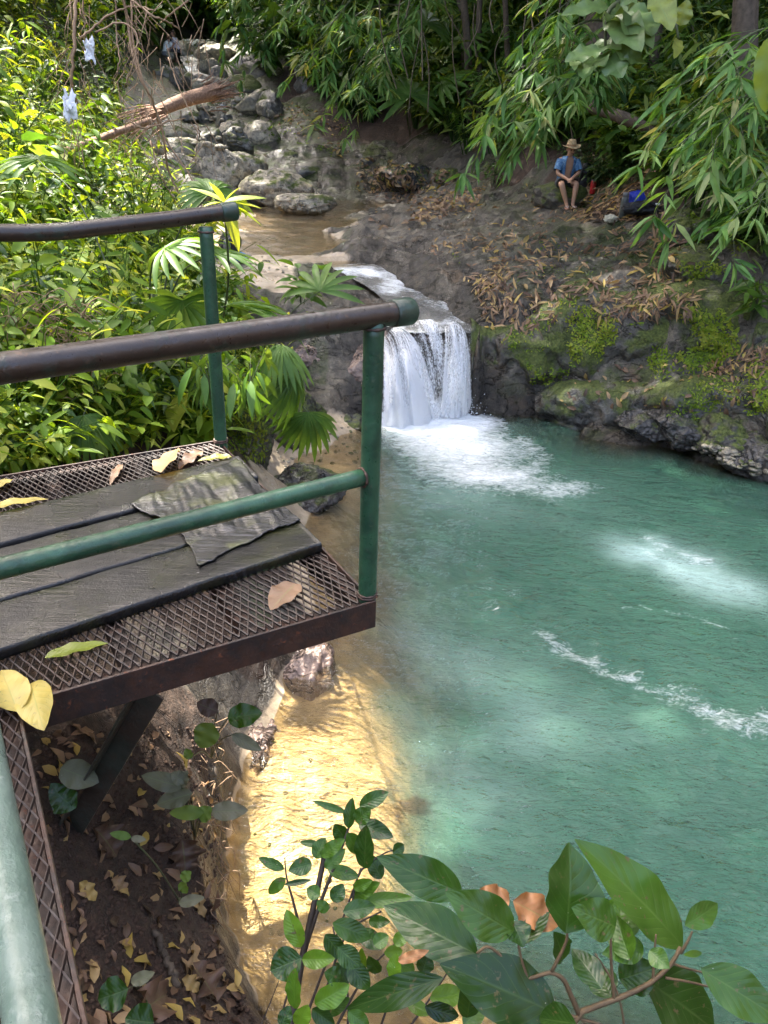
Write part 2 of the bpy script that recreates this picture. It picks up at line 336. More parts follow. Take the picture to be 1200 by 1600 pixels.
def rock_nodes(t, base=(.074, .064, .050), light=(.18, .158, .122), crack=.0, scale=1.0):
    """shared look of the stone; returns colour, roughness, normal"""
    p = t.pos()
    n1 = t.noise(1.6 * scale, 6, .62, p, .4); n2 = t.noise(9 * scale, 5, .65, p); n3 = t.noise(38 * scale, 4, .6, p)
    col = t.ramp(n1, [(.32, tuple(.55 * c for c in base)), (.5, base), (.7, light)])
    col = t.mix(.8, col, t.ramp(n2, [(.32, (.3, .3, .3)), (.5, (.9, .9, .88)), (.68, (1.7, 1.65, 1.5))]), 'MULTIPLY')
    col = t.mix(.5, col, t.ramp(n3, [(.3, (.5, .5, .5)), (.7, (1.5, 1.5, 1.5))]), 'MULTIPLY')
    rust = t.ramp(t.noise(2.3 * scale, 4, .6, p), [(.56, 0), (.7, 1)])
    col = t.mix(t.math('MULTIPLY', rust, .55), col, (.16, .10, .05))
    cr = t.n('ShaderNodeTexVoronoi', feature='DISTANCE_TO_EDGE'); t.set(cr, 'Scale', 1.3 * scale); t.set(cr, 'Vector', t.mix(.12, p, t.n('ShaderNodeTexNoise', i_Scale=3.0).outputs[1]))
    crk = t.ramp(cr.outputs[0], [(0, 1), (.02, 0)])
    col = t.mix(t.math('MULTIPLY', crk, crack), col, (.03, .027, .024))
    fr_ = t.n('ShaderNodeMapping'); t.set(fr_, 'Vector', p); t.set(fr_, 'Scale', (1, 1.9, 1.6)); t.set(fr_, 'Rotation', (0, 0, .5))
    ln = t.ramp(t.math('ABSOLUTE', t.math('SUBTRACT', t.noise(1.7 * scale, 5, .6, fr_.outputs[0], .7), .5)), [(0, 1), (.016, 0)])
    col = t.mix(t.math('MULTIPLY', ln, .75), col, (.018, .016, .013))
    h0 = t.math('MULTIPLY', ln, -.5)
    h = t.math('ADD', t.math('ADD', t.math('MULTIPLY', n2, .8), h0), t.math('MULTIPLY', n3, .35)); h = t.math('SUBTRACT', h, t.math('MULTIPLY', crk, .6 * crack))
    rough = t.ramp(n1, [(.35, .22), (.65, .52)])
    return col, rough, h, n1, n2
t = NT('ground_mix')
col, rough, h, n1, n2 = rock_nodes(t)
geo = t.n('ShaderNodeNewGeometry'); sepn = t.n('ShaderNodeSeparateXYZ'); t.set(sepn, '0', geo.outputs['Normal'])
mo = t.math('MULTIPLY', t.attr('moss'), t.ramp(t.math('ADD', t.noise(2.2, 5, .65), t.math('MULTIPLY', sepn.outputs[2], .12)), [(.56, 0), (.66, 1)]))
mcol = t.ramp(t.noise(30, 4, .7), [(.3, (.02, .032, .006)), (.55, (.06, .085, .014)), (.75, (.13, .15, .03))])
col = t.mix(mo, col, mcol)
soilc = t.ramp(t.noise(14, 6, .7), [(.3, (.022, .013, .008)), (.55, (.06, .034, .02)), (.78, (.12, .07, .042))])
sandc = t.ramp(t.noise(7, 6, .7), [(.3, (.27, .21, .14)), (.55, (.43, .345, .235)), (.75, (.54, .45, .33))])
peb = t.n('ShaderNodeTexVoronoi'); t.set(peb, 'Scale', 9.0); t.set(peb, 'Vector', t.pos()); sandc = t.mix(.35, sandc, t.ramp(peb.outputs[1], [(0, (.3, .3, .3)), (1, (1.3, 1.3, 1.3))]), 'MULTIPLY')
zs, zd = t.ramp(t.math('ADD', t.attr('soil'), t.math('MULTIPLY', t.math('SUBTRACT', n2, .5), .7)), [(.42, 0), (.58, 1)]), t.ramp(t.math('ADD', t.attr('sand'), t.math('MULTIPLY', t.math('SUBTRACT', n2, .5), .6)), [(.4, 0), (.62, 1)])
col = t.mix(zs, col, soilc); col = t.mix(zd, col, sandc)
rough = t.mix(zs, rough, (.8, .8, .8)); rough = t.mix(t.math('MULTIPLY', t.attr('wet'), .85), rough, (.16, .16, .16))
col = t.mix(t.attr('wet'), col, (.5, .48, .46), 'MULTIPLY')
hh = t.math('ADD', h, t.math('MULTIPLY', t.noise(60, 4, .7), .5))
M_ground = t.done(t.bsdf(col, rough, t.bump(hh, t.math('SUBTRACT', .9, t.math('MULTIPLY', zd, .72)), .05), .5))
# wet rock beside running water
dc = dpoly(gx, gy, CHAN)
wet = np.clip(1 - np.clip(gz - .1, 0, 1) / .35, 0, 1) * (gy < 11) * (gz > -2) + np.clip(1.3 - dc, 0, 1) + ((np.abs(gz - 1.55) < .12) & (gy > 12) & (gy < 26)) * .6 + ((gy > 24) & (gy < 26.5) & (gx > -3.5) & (gx < 2.5)) * .8
mossa = np.clip((gx - .8) / 3, 0, 1) * (gy < 22) + (gy > 24) * .8 + (gx < -.8) * (gy > 4) * .5
GROUND_V = np.stack([gx, gy, gz], 1)
ground = mesh('ground', np.stack([gx, gy, gz], 1), gf, M_ground, None, {'soil': zo[:, 0], 'sand': np.where((gy < 5) & (gx > -2), zo[:, 2] * sstep(.12, -.02, gz), zo[:, 2]), 'wet': np.clip(wet, 0, 1) * (1 - .85 * sstep(.3, .7, zo[:, 2])), 'moss': np.clip(mossa, 0, 1)})
tag(ground, 'brown soil bank, dark bedrock apron and forested valley slopes', None, None, 'structure')

# --- water: pool
def water_mat(name, deep, k, wave_h=.11, foamcol=(.82, .86, .86), scale=1.0, bumps=.32, shine=1.0, tint=(.93, .86, .66)):
    t = NT(name); p = t.pos()
    d = t.attr('depth'); fo = t.attr('foam'); mk = t.attr('milk')
    mp = t.n('ShaderNodeMapping'); t.set(mp, 'Vector', p); t.set(mp, 'Rotation', (0, 0, math.radians(-28))); t.set(mp, 'Scale', (1, 2.3, 1))
    w1 = t.noise(2.2 * scale, 4, .6, mp.outputs[0], .8); w2 = t.noise(8 * scale, 4, .62, mp.outputs[0], .6); w3 = t.noise(26 * scale, 3, .6, mp.outputs[0], .3)
    h = t.math('ADD', t.math('MULTIPLY', w1, 1.1), t.math('ADD', t.math('MULTIPLY', w2, .6), t.math('MULTIPLY', w3, .24)))
    nm = t.bump(h, bumps, wave_h)
    big = t.noise(.55, 3, .5, p)
    body = t.mix(1.0, deep, t.ramp(big, [(.3, (.8, .82, .85)), (.7, (1.15, 1.15, 1.1))]), 'MULTIPLY')
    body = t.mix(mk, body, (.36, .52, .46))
    bs = t.n('ShaderNodeBsdfDiffuse'); t.set(bs, 'Color', body)
    tr = t.n('ShaderNodeBsdfTransparent'); t.set(tr, 'Color', tint)
    op = t.math('SUBTRACT', 1.0, t.math('POWER', 2.718, t.math('MULTIPLY', t.math('MULTIPLY', d, d), -k * k)), clamp=True)
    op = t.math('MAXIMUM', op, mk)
    s = t.mixs(op, tr.outputs[0], bs.outputs[0])
    gl = t.n('ShaderNodeBsdfGlossy'); t.set(gl, 'Roughness', .045); t.set(gl, 'Normal', nm); t.set(gl, 'Color', (shine, shine, shine))
    fr = t.n('ShaderNodeFresnel'); t.set(fr, 'IOR', 1.42); t.set(fr, 'Normal', nm)
    s = t.mixs(fr.outputs[0], s, gl.outputs[0])
    # bubbles and painted sky glints, broken up by the ripples
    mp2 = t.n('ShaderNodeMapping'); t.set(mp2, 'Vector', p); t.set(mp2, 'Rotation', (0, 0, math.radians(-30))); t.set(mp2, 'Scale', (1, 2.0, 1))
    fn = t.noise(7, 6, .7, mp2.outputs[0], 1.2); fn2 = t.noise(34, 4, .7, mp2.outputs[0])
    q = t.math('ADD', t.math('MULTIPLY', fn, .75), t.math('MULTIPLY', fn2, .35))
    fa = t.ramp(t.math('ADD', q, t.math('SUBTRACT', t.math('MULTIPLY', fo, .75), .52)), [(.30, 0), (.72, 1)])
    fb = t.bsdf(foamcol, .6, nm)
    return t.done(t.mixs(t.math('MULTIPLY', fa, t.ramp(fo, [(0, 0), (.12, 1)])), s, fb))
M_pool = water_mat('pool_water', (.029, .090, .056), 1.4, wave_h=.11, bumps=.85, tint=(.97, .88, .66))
pang = np.linspace(-72, 62, 620) * math.pi / 180; prad = np.geomspace(1.15, 13.5, 420)
RR, AA = np.meshgrid(prad, pang, indexing='ij'); px, py = (RR * np.sin(AA)).ravel(), (RR * np.cos(AA)).ravel()
tz = ground_z(px, py)
ok = (py < 10.15) & (py > .9) & (px > -2.2) & (px < 10)
idx = np.arange(px.size).reshape(RR.shape); pf = np.stack([idx[:-1, :-1], idx[:-1, 1:], idx[1:, 1:], idx[1:, :-1]], -1).reshape(-1, 4)
keep = ok[pf].all(1) & (tz[pf].min(1) < .06); pf = pf[keep]
def blob(x, y, c, rx, ry, rot=0):
    dx, dy = x - c[0], y - c[1]; a = math.radians(rot); X = dx * math.cos(a) + dy * math.sin(a); Yv = -dx * math.sin(a) + dy * math.cos(a)
    return np.exp(-((X / rx) ** 2 + (Yv / ry) ** 2))
P3 = np.stack([px, py, 0 * px], 1)
fc = W(682, 668, 0)
foam_glint = 1.7 * np.minimum(1, 1.5 * blob(px, py, W(672, 655, 0), .7, .35)) + .85 * blob(px, py, W(712, 690, 0), 1.0, .6, -10) + .5 * blob(px, py, W(760, 740, 0), 1.0, .5, -20)
sky_streak = dpoly(px + .12 * fbm(P3 * 2.5, 3, 61), py + .12 * fbm(P3 * 2.5, 3, 62), [tuple(W(*q, 0)[:2]) for q in ((755, 905), (800, 950), (850, 1000), (910, 1035), (980, 1065), (1060, 1090), (1150, 1110), (1260, 1130))])
foam_glint += (.27 + .2 * fbm(P3 * 1.3, 3, 67)) * np.exp(-(sky_streak / .15) ** 2) + .10 * np.exp(-(sky_streak / .5) ** 2)  # ripples mirroring the sky, painted in as a white streak
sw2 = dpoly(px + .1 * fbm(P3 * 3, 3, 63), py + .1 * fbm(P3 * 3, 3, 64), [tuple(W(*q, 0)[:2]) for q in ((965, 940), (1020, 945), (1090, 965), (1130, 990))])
foam_glint += .36 * np.exp(-(sw2 / .09) ** 2) + .3 * blob(px, py, W(905, 765, 0), .45, .22, 20) + .22 * blob(px, py, W(680, 760, 0), 1.3, .5)
sw3 = dpoly(px + .12 * fbm(P3 * 2.2, 3, 65), py + .12 * fbm(P3 * 2.2, 3, 66), [tuple(W(*q, 0)[:2]) for q in ((735, 742), (790, 745), (835, 735), (842, 715), (820, 690))])
foam_glint += .14 * np.exp(-(sw3 / .12) ** 2)
foam_glint += .16 * blob(px, py, W(880, 1240, 0), 2.2, 1.1, -25)  # pale flecks painted in for sky glints on the near water
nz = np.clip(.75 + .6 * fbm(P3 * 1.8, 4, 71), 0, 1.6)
milk_glow = 1.25 * (.62 * blob(px, py, W(1005, 850, 0), .36, .34, -35) + .66 * blob(px, py, W(1060, 885, 0), .48, .33, -35) + .28 * blob(px, py, W(1125, 920, 0), .5, .3, -30)) * nz
foam_glint += .85 * (.7 * blob(px, py, W(1000, 835, 0), .4, .25, -35) + .6 * blob(px, py, W(1060, 870, 0), .7, .25, -35)) * nz
milk_glow += .20 * blob(px, py, W(650, 1050, 0), .6, 1.5, 15) * nz + .1 * blob(px, py, W(800, 1130, 0), 1.2, .9) * nz  # first term paints the sunlit milky glow into the water colour
milk_glow += .5 * blob(px, py, fc, .9, .8) * nz + .22 * blob(px, py, W(700, 760, 0), 1.4, .7) * nz
ph = .012 * fbm(P3 * np.array([1.5, 2.6, 1]), 3, 81) + .03 * blob(px, py, fc, .8, .6) * fbm(P3 * 5, 3, 83) + .035 * np.exp(-(sky_streak / .3) ** 2) * fbm(P3 * 4, 2, 85)
ca, sa = math.cos(math.radians(28)), math.sin(math.radians(28)); Q3 = np.stack([(px * ca - py * sa), (px * sa + py * ca) * 2.1, 0 * px], 1)
chop = .55 + .45 * sstep(-.3, .5, fbm(P3 * .7, 3, 121))
ph = ph + chop * sstep(.02, .4, -tz) * (.0075 * ridged(Q3 * 3.1 + .25 * np.stack([fbm(P3 * 2, 2, 123)] * 3, 1), 3, 125) + .002 * fbm(Q3 * 13, 2, 127)) * np.clip(1.6 - py / 9, .5, 1.3)
pool = mesh('pool_water', np.stack([px, py, ph], 1), pf, M_pool, None, {'depth': np.clip(-tz, 0, 3), 'foam': np.clip(foam_glint, 0, 1.6), 'milk': np.clip(milk_glow * sstep(.12, .5, -tz), 0, .9)})
tag(pool, 'turquoise water of the plunge pool with foam below the fall', None, None, 'structure')

# --- water: upper pool and the stream tumbling down between the boulders
M_stream = water_mat('stream_water', (.20, .145, .085), 3.0, scale=1.6, bumps=.16, tint=(.92, .84, .7))
def ribbon(name, pts, nw=24, nl=90, foamfn=None, m=None, dep=None):
    """pts: (x, y, z, halfwidth) along the current"""
    pts = np.array(pts, float); C = bez(pts, nl); T = nrm(np.gradient(C[:, :2], axis=0)); N = np.stack([-T[:, 1], T[:, 0]], 1)
    s = np.linspace(-1, 1, nw); V = np.zeros((nl, nw, 3))
    V[..., :2] = C[:, None, :2] + N[:, None] * (C[:, None, 3:4] * s[None, :, None]); V[..., 2] = C[:, None, 2]
    V = V.reshape(-1, 3); g = ground_z(V[:, 0], V[:, 1]); dpt = np.clip(V[:, 2] - g, 0, 2)
    V[:, 2] += .012 * fbm(V * 3, 2, 91)
    i = np.arange(nl * nw).reshape(nl, nw); F = np.stack([i[:-1, :-1], i[1:, :-1], i[1:, 1:], i[:-1, 1:]], -1).reshape(-1, 4)
    fo = foamfn(V) if foamfn else 0 * dpt
    return tag(mesh(name, V, F, m or M_stream, None, {'depth': dpt if dep is None else np.full(len(V), dep), 'foam': np.clip(fo, 0, 1.5), 'milk': 0 * dpt}), None, None, None, 'structure')
ub = ribbon('stream_water', [(-3.2, 27.2, 1.62, 3.4), (-2.4, 24.6, 1.5, 4.2), (-2.2, 22, 1.5, 5), (-2.2, 18, 1.5, 4.2), (-1.7, 15, 1.5, 2.8), (-1.0, 13, 1.5, 1.7), (-.55, 12.3, 1.485, .75)], 60, 160, lambda V: .0 * V[:, 0])
ub['label'] = 'shallow brown water of the upper stream pool'
cf = lambda V: .30 + .35 * fbm(V * 3, 3, 95) + .3 * blob(V[:, 0], V[:, 1], (-.2, 11.9), .5, .6)
ch = ribbon('channel_water', [(-.62, 12.45, 1.49, .5), (-.42, 12.1, 1.46, .42), (-.12, 11.65, 1.36, .36), (.22, 11.15, 1.27, .42), (.5, 10.7, 1.17, .5), (.62, 10.35, 1.09, .58), (.65, 10.12, 1.03, .62)], 26, 80, cf, water_mat('rushing_water', (.13, .13, .12), 3.0, scale=2.5, bumps=.4), .4)
ch['label'] = 'white water rushing down the rock channel above the fall'
cs = ribbon('cascade_water', [(-9.6, 43, 6.7, .8), (-9.2, 40.5, 6.0, .9), (-7.9, 37, 4.95, .9), (-6.6, 34, 4.1, .9), (-5.2, 32, 3.5, .9), (-4.6, 30.6, 3.1, 1.0), (-4.2, 29, 2.5, 1.2), (-3.8, 27.6, 2.0, 1.4), (-3.4, 26.6, 1.66, 1.6)], 20, 120, lambda V: .42 + .45 * fbm(V * 1.2, 3, 97), water_mat('cascade_water', (.2, .2, .18), 5.0, scale=2.0, bumps=.4))
cs['label'] = 'small cascades of stream water between the far boulders'

# --- the fall itself
t = NT('falling_water')
sv = t.attr('fall', 'Vector'); mp = t.n('ShaderNodeMapping'); t.set(mp, 'Vector', sv); t.set(mp, 'Scale', (26, 1.7, 1)); mp3 = t.n('ShaderNodeMapping'); t.set(mp3, 'Vector', sv); t.set(mp3, 'Scale', (95, 30, 1))
a1 = t.noise(1.0, 5, .65, mp.outputs[0], .5); a2 = t.noise(1.0, 4, .7, mp3.outputs[0], .8)
q = t.math('ADD', t.math('MULTIPLY', a1, .48), t.math('MULTIPLY', a2, .67)); q = t.math('ADD', q, t.math('SUBTRACT', t.attr('dens'), .58))
al = t.ramp(q, [(.47, 0), (.6, 1)])
fb = t.bsdf((.92, .93, .93), .35, t.bump(q, .6, .05)); tl = t.n('ShaderNodeBsdfTranslucent'); t.set(tl, 'Color', (.86, .9, .93))
tp = t.n('ShaderNodeBsdfTransparent')
M_fall = t.done(t.mixs(al, tp.outputs[0], t.mixs(.35, fb, tl.outputs[0])))
mb = []; VV = []; FF = []; UU = []; DD = []; nv = 0
def sheet(top, bot, dens, out=.25, nl=46, nw=40, y0=10.12, seed=0, jit=.10):
    """top and bottom edges (picture points) joined by the arc of falling water"""
    global nv
    A = bez([Y(u, v, y0) for u, v in top], nw); B = bez([W(u, v, .0) for u, v in bot], nw)
    tt = np.linspace(0, 1, nl)[:, None, None]
    xy = A[None] + (B - A)[None] * (.25 * tt + .75 * np.sqrt(tt + .0)); zz = A[None, :, 2:] + (B - A)[None, :, 2:] * (.12 * tt + .88 * tt ** 1.55)
    V = np.concatenate([xy[..., :2], zz], -1)
    V[..., 1] -= out * 4 * (tt[..., 0] * (1 - tt[..., 0])) * .35
    V = V.reshape(-1, 3); s = np.tile(np.linspace(0, 1, nw), nl); tv = np.repeat(np.linspace(0, 1, nl), nw)
    wd = np.linalg.norm(B[0] - B[-1]); V[:, 1] += jit * fbm(np.c_[s * wd * 9, tv * 1.5, 0 * s + seed], 3, 101)
    i = np.arange(nl * nw).reshape(nl, nw); F = np.stack([i[:-1, :-1], i[:-1, 1:], i[1:, 1:], i[1:, :-1]], -1).reshape(-1, 4)
    VV.append(V); FF.append(F + nv); nv += len(V)
    UU.append(np.c_[s * wd + seed * 3.1, tv * 1.15, 0 * s]); edge = np.minimum(1, np.minimum(s, 1 - s) * 7)
    DD.append(dens * (.55 + .45 * edge) + .10 * fbm(np.c_[s * wd * 7 + seed, tv * .8, 0 * s], 3, 111) + (.26 if seed < 5 else .05) * (tv - .45) - .25 * (1 - edge) + (tv > .85) * .12)
sheet([(593, 536), (604, 521), (617, 513), (630, 510)], [(590, 668), (628, 669), (660, 662), (690, 649)], .67, .3, seed=1)
sheet([(598, 532), (612, 519), (628, 515)], [(600, 665), (642, 664), (684, 652)], .54, .55, seed=2)
sheet([(690, 514), (700, 504), (713, 502), (726, 517)], [(684, 651), (702, 653), (722, 650), (739, 644)], .66, .3, seed=3)
sheet([(696, 512), (708, 508), (720, 516)], [(690, 652), (712, 654), (732, 649)], .53, .5, seed=4)
sheet([(622, 508), (650, 502), (680, 499), (712, 503)], [(655, 657), (682, 652), (702, 651), (716, 649)], .50, .12, seed=5)
sheet([(598, 520), (660, 505), (726, 506), (740, 518)], [(600, 664), (670, 655), (720, 650), (738, 646)], .38, .4, seed=6)
fall = mesh('waterfall', np.concatenate(VV), np.concatenate(FF), M_fall, None, {'fall': np.concatenate(UU), 'dens': np.concatenate(DD)})
tag(fall, 'white waterfall dropping over the rock lip into the pool', None, None, 'structure')
# spray thrown up where it lands
ico = bmesh.new(); bmesh.ops.create_icosphere(ico, subdivisions=1, radius=1); IV = np.array([v.co[:] for v in ico.verts]); IF = np.array([[v.index for v in f.verts] for f in ico.faces]); ico.free()
n = 900; S = MB()
for k in range(n):
    s = rng.random(); b = W(600 + 140 * s, 662 - 14 * s, 0); hgt = abs(rng.normal(0, .16)); pz = np.array([b[0] + rng.normal(0, .12), b[1] - abs(rng.normal(0, .2)) + .1, hgt + .01])
    S.add(pz + IV * rng.uniform(.002, .007), IF)
t = NT('spray'); M_spray = t.done(t.bsdf((.85, .88, .9), .2))
tag(S.build('water_spray', M_spray), 'white droplets of spray at the foot of the waterfall', 'spray', None, 'stuff')

# ================================================================== ROCKS
def rock_mat(name, base, light, moss=0.0, rough_off=0.0, scale=1.0):
    t = NT(name); col, rough, h, n1, n2 = rock_nodes(t, base, light, 0, scale)
    if moss:
        geo = t.n('ShaderNodeNewGeometry'); sx = t.n('ShaderNodeSeparateXYZ'); t.set(sx, '0', geo.outputs['Normal'])
        f = t.ramp(t.math('ADD', t.noise(2.6, 5, .65), t.math('MULTIPLY', sx.outputs[2], .16)), [(.62 - .2 * moss, 0), (.74 - .2 * moss, 1)])
        mc = t.ramp(t.noise(34, 4, .7), [(.3, (.025, .036, .006)), (.55, (.075, .095, .016)), (.78, (.17, .18, .035))])
        col = t.mix(f, col, mc); rough = t.mix(f, rough, (.85, .85, .85))
    return t.done(t.bsdf(col, t.math('ADD', rough, rough_off, clamp=True), t.bump(h, .85, .05), .5))
M_bould = rock_mat('boulder_stone', (.31, .27, .20), (.50, .44, .34), .04, .25, .8)
M_bdark = rock_mat('dark_boulder_stone', (.12, .112, .10), (.25, .235, .205), .15, .05, .8)
M_mossy = rock_mat('mossy_stone', (.06, .053, .042), (.14, .125, .10), .75)
M_wetrk = rock_mat('wet_stone', (.06, .055, .05), (.14, .125, .11), .12, -.15)
M_warm = rock_mat('warm_wet_stone', (.20, .14, .11), (.40, .30, .25), 0, -.1)
def ico_sphere(sub):
    b = bmesh.new(); bmesh.ops.create_icosphere(b, subdivisions=sub, radius=1)
    V = np.array([v.co[:] for v in b.verts]); F = np.array([[v.index for v in f.verts] for f in b.faces]); b.free(); return V, F
SOLID = []                                  # faces that leaves, moss and litter are laid on
ICO = {s: ico_sphere(s) for s in (3, 4, 5, 6)}
def rock(name, c, dims, m, seed, label, cat='boulder', group=None, cuts=7, rough=.07, sub=5, rot=None, tilt=(0, 0), flat=.8):
    V, F = ICO[sub]; V = V.copy(); rs = np.random.default_rng(seed)
    for k in range(cuts):
        nrm_ = rs.normal(size=3); nrm_ /= np.linalg.norm(nrm_); d = rs.uniform(.55, flat)
        ex = V @ nrm_ - d; V = V - np.clip(ex, 0, 9)[:, None] * nrm_ * .93
    V = V * (1 + .10 * fbm(V * 1.3 + seed, 3, seed)[:, None])
    ext = (V.max(0) - V.min(0)) / 2; V = (V - (V.max(0) + V.min(0)) / 2) / ext
    Vs = V * np.array(dims) / 2; sc = float(np.mean(dims))
    Vs = Vs + nrm(Vs) * (rough * .3 * sc * fbm(Vs / sc * 5 + seed, 4, seed + 3) + .02 * sc * fbm(Vs / sc * 16, 3, seed + 5))[:, None]
    rz_ = rs.uniform(-.3, .3) if rot is None else rot
    o = mesh(name, Vs, F, m); o.location = tuple(c); o.rotation_euler = (tilt[0], tilt[1], rz_)
    R_ = np.array(o.rotation_euler.to_matrix()); SOLID.append((Vs @ R_.T + np.array(c), F))
    return tag(o, label, cat, group)
def rock_px(name, u0, v0, u1, v1, y, m, seed, label, depth=None, grow=1.25, fat=1.2, **kw):
    c = Y((u0 + u1) / 2, (v0 + v1) / 2, y); dep = (c - CAM) @ f_
    wd, ht = (u1 - u0) / FPX * dep, (v1 - v0) / FPX * dep
    dp = depth or .85 * wd
    ht2 = max(.72 * ht, (ht - .22 * dp) / .93) if depth is None else ht
    c = c + np.array([0, .1 * dp, -.06 * ht2])
    return rock(name, c, (wd * fat, dp, ht2 * grow), m, seed, label, **kw)
ST = 'boulders in the stream bed'
for sd, (a, y, m, lab, kw) in enumerate([
    ((236, 240, 306, 308), 20.8, M_bould, 'squat tan boulder at the edge of the leafy bank, behind dry vines', {}),
    ((304, 230, 381, 300), 21.6, M_bould, 'tall slab-sided boulder leaning beside the biggest stream boulder', dict(cuts=10, flat=.62, tilt=(0, .45))),
    ((335, 236, 410, 282), 23.2, M_bould, 'dark-faced boulder wedged behind the leaning slab-sided boulder', {}),
    ((380, 263, 481, 323), 20.8, M_bould, 'largest smooth grey boulder standing in the upper pool', dict(cuts=5, flat=.85)),
    ((436, 301, 518, 338), 19.4, M_bould, 'rounded loaf-shaped boulder in front of the largest pool boulder', dict(cuts=3, flat=.9)),
    ((384, 190, 434, 236), 27, M_bould, 'pale brown rounded boulder above the pool beside a dark wet rock', dict(cuts=4)),
    ((352, 199, 392, 240), 26, M_bdark, 'dark wet rock touching the pale brown rounded boulder', {}),
    ((309, 202, 346, 240), 26.2, M_bdark, 'blue-grey stone behind the leaning slab-sided boulder', {}),
    ((247, 192, 302, 224), 27.5, M_bould, 'flat tan rock under the broken log', {}),
    ((246, 213, 312, 252), 24.8, M_bould, 'broad low boulder resting on the squat tan boulder', {}),
    ((312, 166, 341, 198), 31, M_bdark, 'grey stone under the end of the broken log', {}),
    ((283, 172, 313, 192), 31, M_bdark, 'small flat stone tucked below the broken log', {}),
    ((281, 95, 334, 134), 38.5, M_bdark, 'big angular dark boulder just below the three far bathers', dict(cuts=10, flat=.65)),
    ((236, 102, 281, 136), 37.2, M_bdark, 'mossy grey boulder near the far bathers', {}),
    ((209, 102, 234, 134), 36.5, M_bdark, 'upright dark stone beside the leafy bank upstream', {}),
    ((306, 78, 354, 101), 42, M_bdark, 'flat topped rock right behind the big angular dark boulder', {}),
    ((194, 78, 227, 118), 39.5, M_bdark, 'shaded boulder under the overhanging leaves upstream', {}),
    ((352, 116, 409, 158), 34, M_mossy, 'square mossy boulder below hanging bamboo leaves', dict(cuts=9, flat=.66)),
    ((328, 106, 356, 142), 36.4, M_bdark, 'narrow dark boulder between the angular and the square mossy boulders', {}),
    ((374, 76, 405, 94), 42.5, M_mossy, 'far mossy rock in the shade at the head of the stream', {}),
    ((246, 80, 264, 106), 40.3, M_bdark, 'upright rock below the far bather in white', {}),
    ((266, 107, 294, 138), 36.3, M_bdark, 'round grey boulder in front of the big angular dark boulder', {}),
    ((362, 156, 384, 180), 32.2, M_bdark, 'small black rock beside the little white cascade', {}),
    ((332, 136, 371, 160), 33.6, M_bdark, 'low wet rock above the little white cascade', {}),
    ((262, 66, 282, 98), 42.0, M_bdark, 'black rock the far bathers sit on', {}),
    ((335, 168, 352, 196), 30.0, M_bould, 'small tan stone at the side of the little white cascade', {}),
    ((343, 180, 362, 205), 29, M_bdark, 'small wet stone below the little white cascade', {}),
    ((420, 232, 470, 255), 26, M_bdark, 'low dark rock shelf behind the pale brown rounded boulder', {}),
    ((460, 258, 500, 282), 25, M_bdark, 'low wet rock at the back edge of the upper pool', {}),
    ((310, 288, 350, 312), 19.9, M_bdark, 'small half sunk stone below the leaning slab-sided boulder', {})]):
    rock_px('boulder', *a, y, m, 100 + sd, lab, group=ST, sub=5 if y < 24 else 4, **{**dict(rough=.03, cuts=4, flat=.9), **kw})
BL = 'mossy rocks of the pool bank'
for sd, (a, y, m, lab, dp, kw) in enumerate([
    ((628, 506, 738, 655), 10.55, rock_mat('fall_face_stone', (.13, .095, .075), (.26, .2, .165), 0, -.2), 'wet brown rock face seen through the falling water', .55, dict(cuts=4)),
    ((975, 636, 1045, 678), 9.1, M_wetrk, 'small wet rock poking out of the water below the ledge', .6, {}),
    ((1028, 640, 1120, 694), 8.85, M_wetrk, 'cracked wet rock at the waterline below the olive ledge', .7, dict(cuts=9)),
    ((1100, 655, 1190, 712), 8.5, M_mossy, 'wedge of wet mossy rock at the pool corner', .7, dict(cuts=9)),
    ((1150, 690, 1245, 742), 8.1, M_wetrk, 'flat dark rock lying in shallow water at the pool corner', .7, dict(cuts=9)),
    ((1040, 335, 1118, 392), 10.6, M_mossy, 'green cushion-mossed rock under the bamboo leaves', .8, dict(cuts=4)),
    ((1045, 392, 1140, 450), 10.1, M_mossy, 'mossy rock step above the bright moss overhang', .8, dict(cuts=6)),
    ((805, 405, 905, 462), 12.0, M_mossy, 'low hump of grey rock in the middle of the leaf-strewn apron', 1.0, dict(cuts=5)),
    ((686, 268, 734, 306), 22.4, M_mossy, 'square mossy rock at the far end of the leaf-strewn apron', 1.2, dict(cuts=9)),
    ((600, 262, 690, 306), 23.6, M_wetrk, 'dark rock ledge at the back of the upper pool', 1.5, dict(cuts=9)),
    ((560, 230, 660, 276), 26.0, M_wetrk, 'dark stepped rock beneath the fan palm', 1.8, dict(cuts=9)),
    ((430, 520, 545, 612), 10.1, M_warm, 'brownish rock slab jutting out left of the fall', 1.0, dict(cuts=7)),
    ((505, 520, 606, 622), 10.25, M_warm, 'wet brown rock touching the left edge of the waterfall', 1.0, dict(cuts=8)),
    ((408, 610, 484, 704), 8.6, M_mossy, 'cracked square rock standing behind the platform corner', .8, dict(cuts=10, flat=.65)),
    ((340, 610, 420, 722), 7.2, M_mossy, 'green mossy rock nearest the platform corner post', .8, dict(cuts=5)),
    ((478, 650, 560, 692), 9.2, M_wetrk, 'flat dark rock on the sand beside the pool', .6, {}),
    ((428, 742, 522, 792), 7.1, M_wetrk, 'flat wet rocks beyond the end of the platform boards', .7, {}),
    ((346, 1035, 505, 1175), 4.25, M_warm, 'sunlit pinkish rock at the water under the platform edge', .9, dict(cuts=8)),
    ((340, 1150, 425, 1235), 3.6, M_warm, 'wet brown rock between the soil bank and sunlit shallows', .5, dict(cuts=8))]):
    rock_px('rock', *a, y, m, 310 + sd, lab, depth=dp * 1.25, grow=1.3, fat=1.3, cat='rock', group=BL if sd < 10 else None, sub=6 if y < 12 else 5, rough=.11, **kw)

